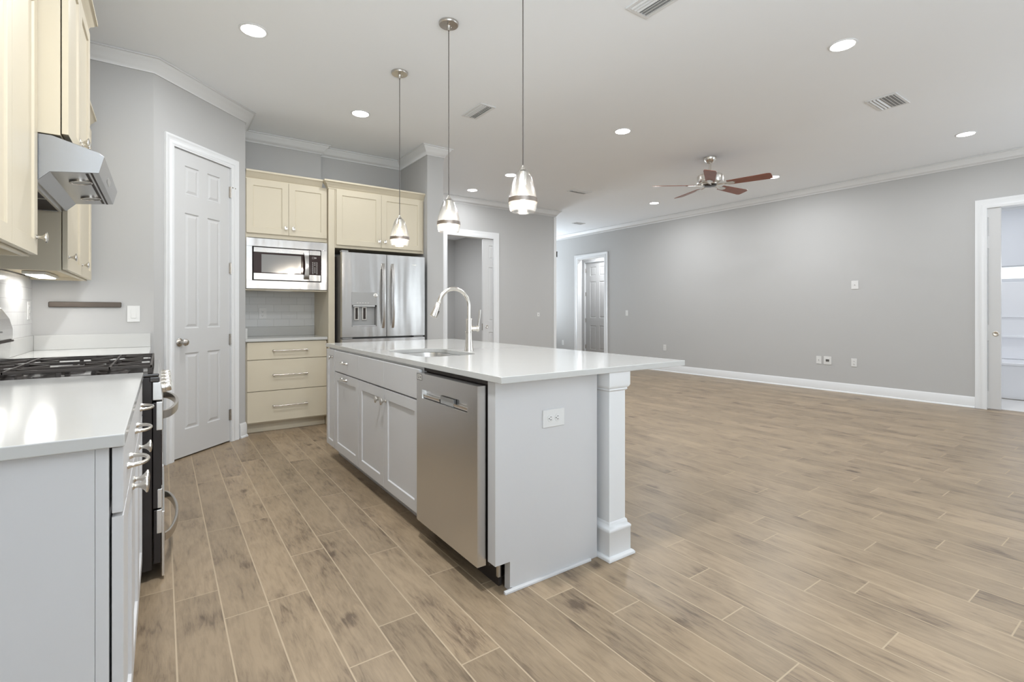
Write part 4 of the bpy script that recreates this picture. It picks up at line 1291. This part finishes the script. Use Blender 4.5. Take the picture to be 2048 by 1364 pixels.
# ------------------------------------------------------------------ ceiling vents
def vent(label, x0, x1, y0, y1, along='y', n=6, sgn=1):
    r = thing('ceiling_vent', label, 'vent', ((x0 + x1) / 2, (y0 + y1) / 2, CEIL), 'ceiling air vents')
    mb = MB(); f = .022
    def fr(z0, z1, a):
        mb.box(x0, x1, y0, y0 + a, z0, z1); mb.box(x0, x1, y1 - a, y1, z0, z1)
        mb.box(x0, x0 + a, y0 + a, y1 - a, z0, z1); mb.box(x1 - a, x1, y0 + a, y1 - a, z0, z1)
    fr(CEIL - .008, CEIL - .0005, f)
    mb.build('frame', M['trim'], r, bevel=.002, smooth=False)
    MB().box(x0 + f, x1 - f, y0 + f, y1 - f, CEIL - .0025, CEIL - .0005).build('duct', M['greyplastic'], r, smooth=False)
    mb = MB()
    a0, a1 = (x0 + f, x1 - f) if along == 'y' else (y0 + f, y1 - f)
    for i in range(n):
        pt = (a1 - a0) / n
        c = a0 + (i + .5) * pt
        tl = sgn * pt * .17 * (1 if i < n / 2 else -1)
        pr = [(c - tl - .0024, CEIL - .003), (c - tl + .0024, CEIL - .003), (c + tl + .0024, CEIL - .013), (c + tl - .0024, CEIL - .013)]
        if along == 'y': mb.prism(pr, (1, 0, 0), (0, 0, 1), (0, 1, 0), (0, y0 + f, 0), y1 - y0 - 2 * f)
        else: mb.prism(pr, (0, 1, 0), (0, 0, 1), (1, 0, 0), (x0 + f, 0, 0), x1 - x0 - 2 * f)
    mb.build('louvers', M['trim'], r, smooth=False)
    return r


vent('white ceiling vent just right of the middle pendant cord, above the grey column', 2.335, 2.50, 3.79, 4.14)
vent('white ceiling vent cut off by the top edge of the photo', 2.335, 2.53, 1.72, 2.09)
vent('white ceiling vent at right, largest in view, near the long grey wall', 5.12, 5.47, 1.56, 1.79, 'x', 7, -1)
vent('thin white ceiling vent left of the ceiling fan', 5.15, 5.50, 5.60, 5.80, 'x', 5)
vent('tiny white ceiling vent farthest away above the distant door', 7.10, 7.36, 7.70, 7.85, 'x', 4)

# ------------------------------------------------------------------ ceiling fan
fxx, fyy = 5.448, 3.529
r = thing('ceiling_fan', 'brushed nickel ceiling fan with five reddish brown blades', 'ceiling fan', (fxx, fyy, CEIL))
MB().lathe((fxx, fyy, CEIL), (0, 0, -1), [(.072, 0), (.072, .020), (.060, .045), (.036, .070), (.022, .078), (0, .08)], 36).build('canopy', M['nickel_l'], r)
MB().tube([(fxx, fyy, CEIL - .07), (fxx, fyy, 2.86)], .014, 16).build('downrod', M['nickel_l'], r)
MB().lathe((fxx, fyy, 2.885), (0, 0, -1), [(.018, 0), (.030, .02), (.045, .030), (.075, .042), (.100, .050), (.142, .056), (.150, .066), (.150, .138), (.143, .150), (.10, .158), (.095, .170), (.07, .178), (0, .18)], 40).build('motor_housing', M['nickel_l'], r)
MB().lathe((fxx, fyy, 2.722), (0, 0, -1), [(.085, 0), (.088, .012), (.07, .022), (0, .026)], 32).build('hub', M['black'], r)
for k in range(5):
    a = math.radians(213 + 72 * k); ax = V((math.cos(a), math.sin(a), 0)); sd = V((-math.sin(a), math.cos(a), 0))
    tilt = math.radians(-13); s2 = sd * math.cos(tilt) + V((0, 0, 1)) * math.sin(tilt); up = ax.cross(s2)
    o = V((fxx, fyy, 2.712))
    outline = [(.20, -.052), (.30, -.058), (.50, -.066), (.64, -.072), (.672, -.066), (.684, -.05), (.684, .05), (.672, .066), (.64, .072), (.50, .066), (.30, .058), (.20, .052)]
    bl = MB(); bl.prism(outline, ax, s2, up, o - up * .003, .006); bo = bl.build('blade', M['cherry'], r, bevel=.0015, smooth=False)
    br = MB(); br.prism([(.07, -.018), (.16, -.014), (.21, -.035), (.27, -.03), (.29, 0), (.27, .03), (.21, .035), (.16, .014), (.07, .018)], ax, s2, up, o - up * .009, .005)
    br.build('blade_bracket', M['nickel_l'], bo, smooth=False)
    br = MB(); br.tube([o + ax * .06 + V((0, 0, .012)), o + ax * .11 + V((0, 0, -.004)), o + ax * .17 - up * .008], .009, 10); br.build('blade_arm', M['nickel_l'], bo)

# ------------------------------------------------------------------ bathroom
r = thing('bathtub', 'white tub with a moulded surround in the bright room past the right doorway', 'bathtub', (9.6, .9, 0))
mb = MB()
mb.box(9.25, 9.97, -.9, 2.58, .001, .45)
mb.box(9.235, 9.985, -.9, 2.58, .45, .49)
mb.build('tub', M['tub'], r, bevel=.012, smooth=False)
mb = MB(); mb.box(9.965, 9.99, -.9, 2.58, .492, 1.60); mb.box(9.90, 9.965, -.9, 2.58, .80, .83); mb.box(9.94, 9.965, -.9, 2.58, 1.09, 1.11)
mb.build('surround', M['tub'], r, bevel=.008, smooth=False)
MB().sweep([(8.2, 2.6), (10.0, 2.6), (10.0, -1.5), (8.2, -1.5)], CROWN, P=lambda x, y, h: V((x, y, 2.74 + h))).build('trim_9', M['trim'], angle=50, **ST)
MB().box(8.21, 9.22, -1.49, 2.59, .0005, .003).build('floor_bathroom', mat('pale_floor_tile', (.74, .72, .70), .3, var=.02), smooth=False, **ST)
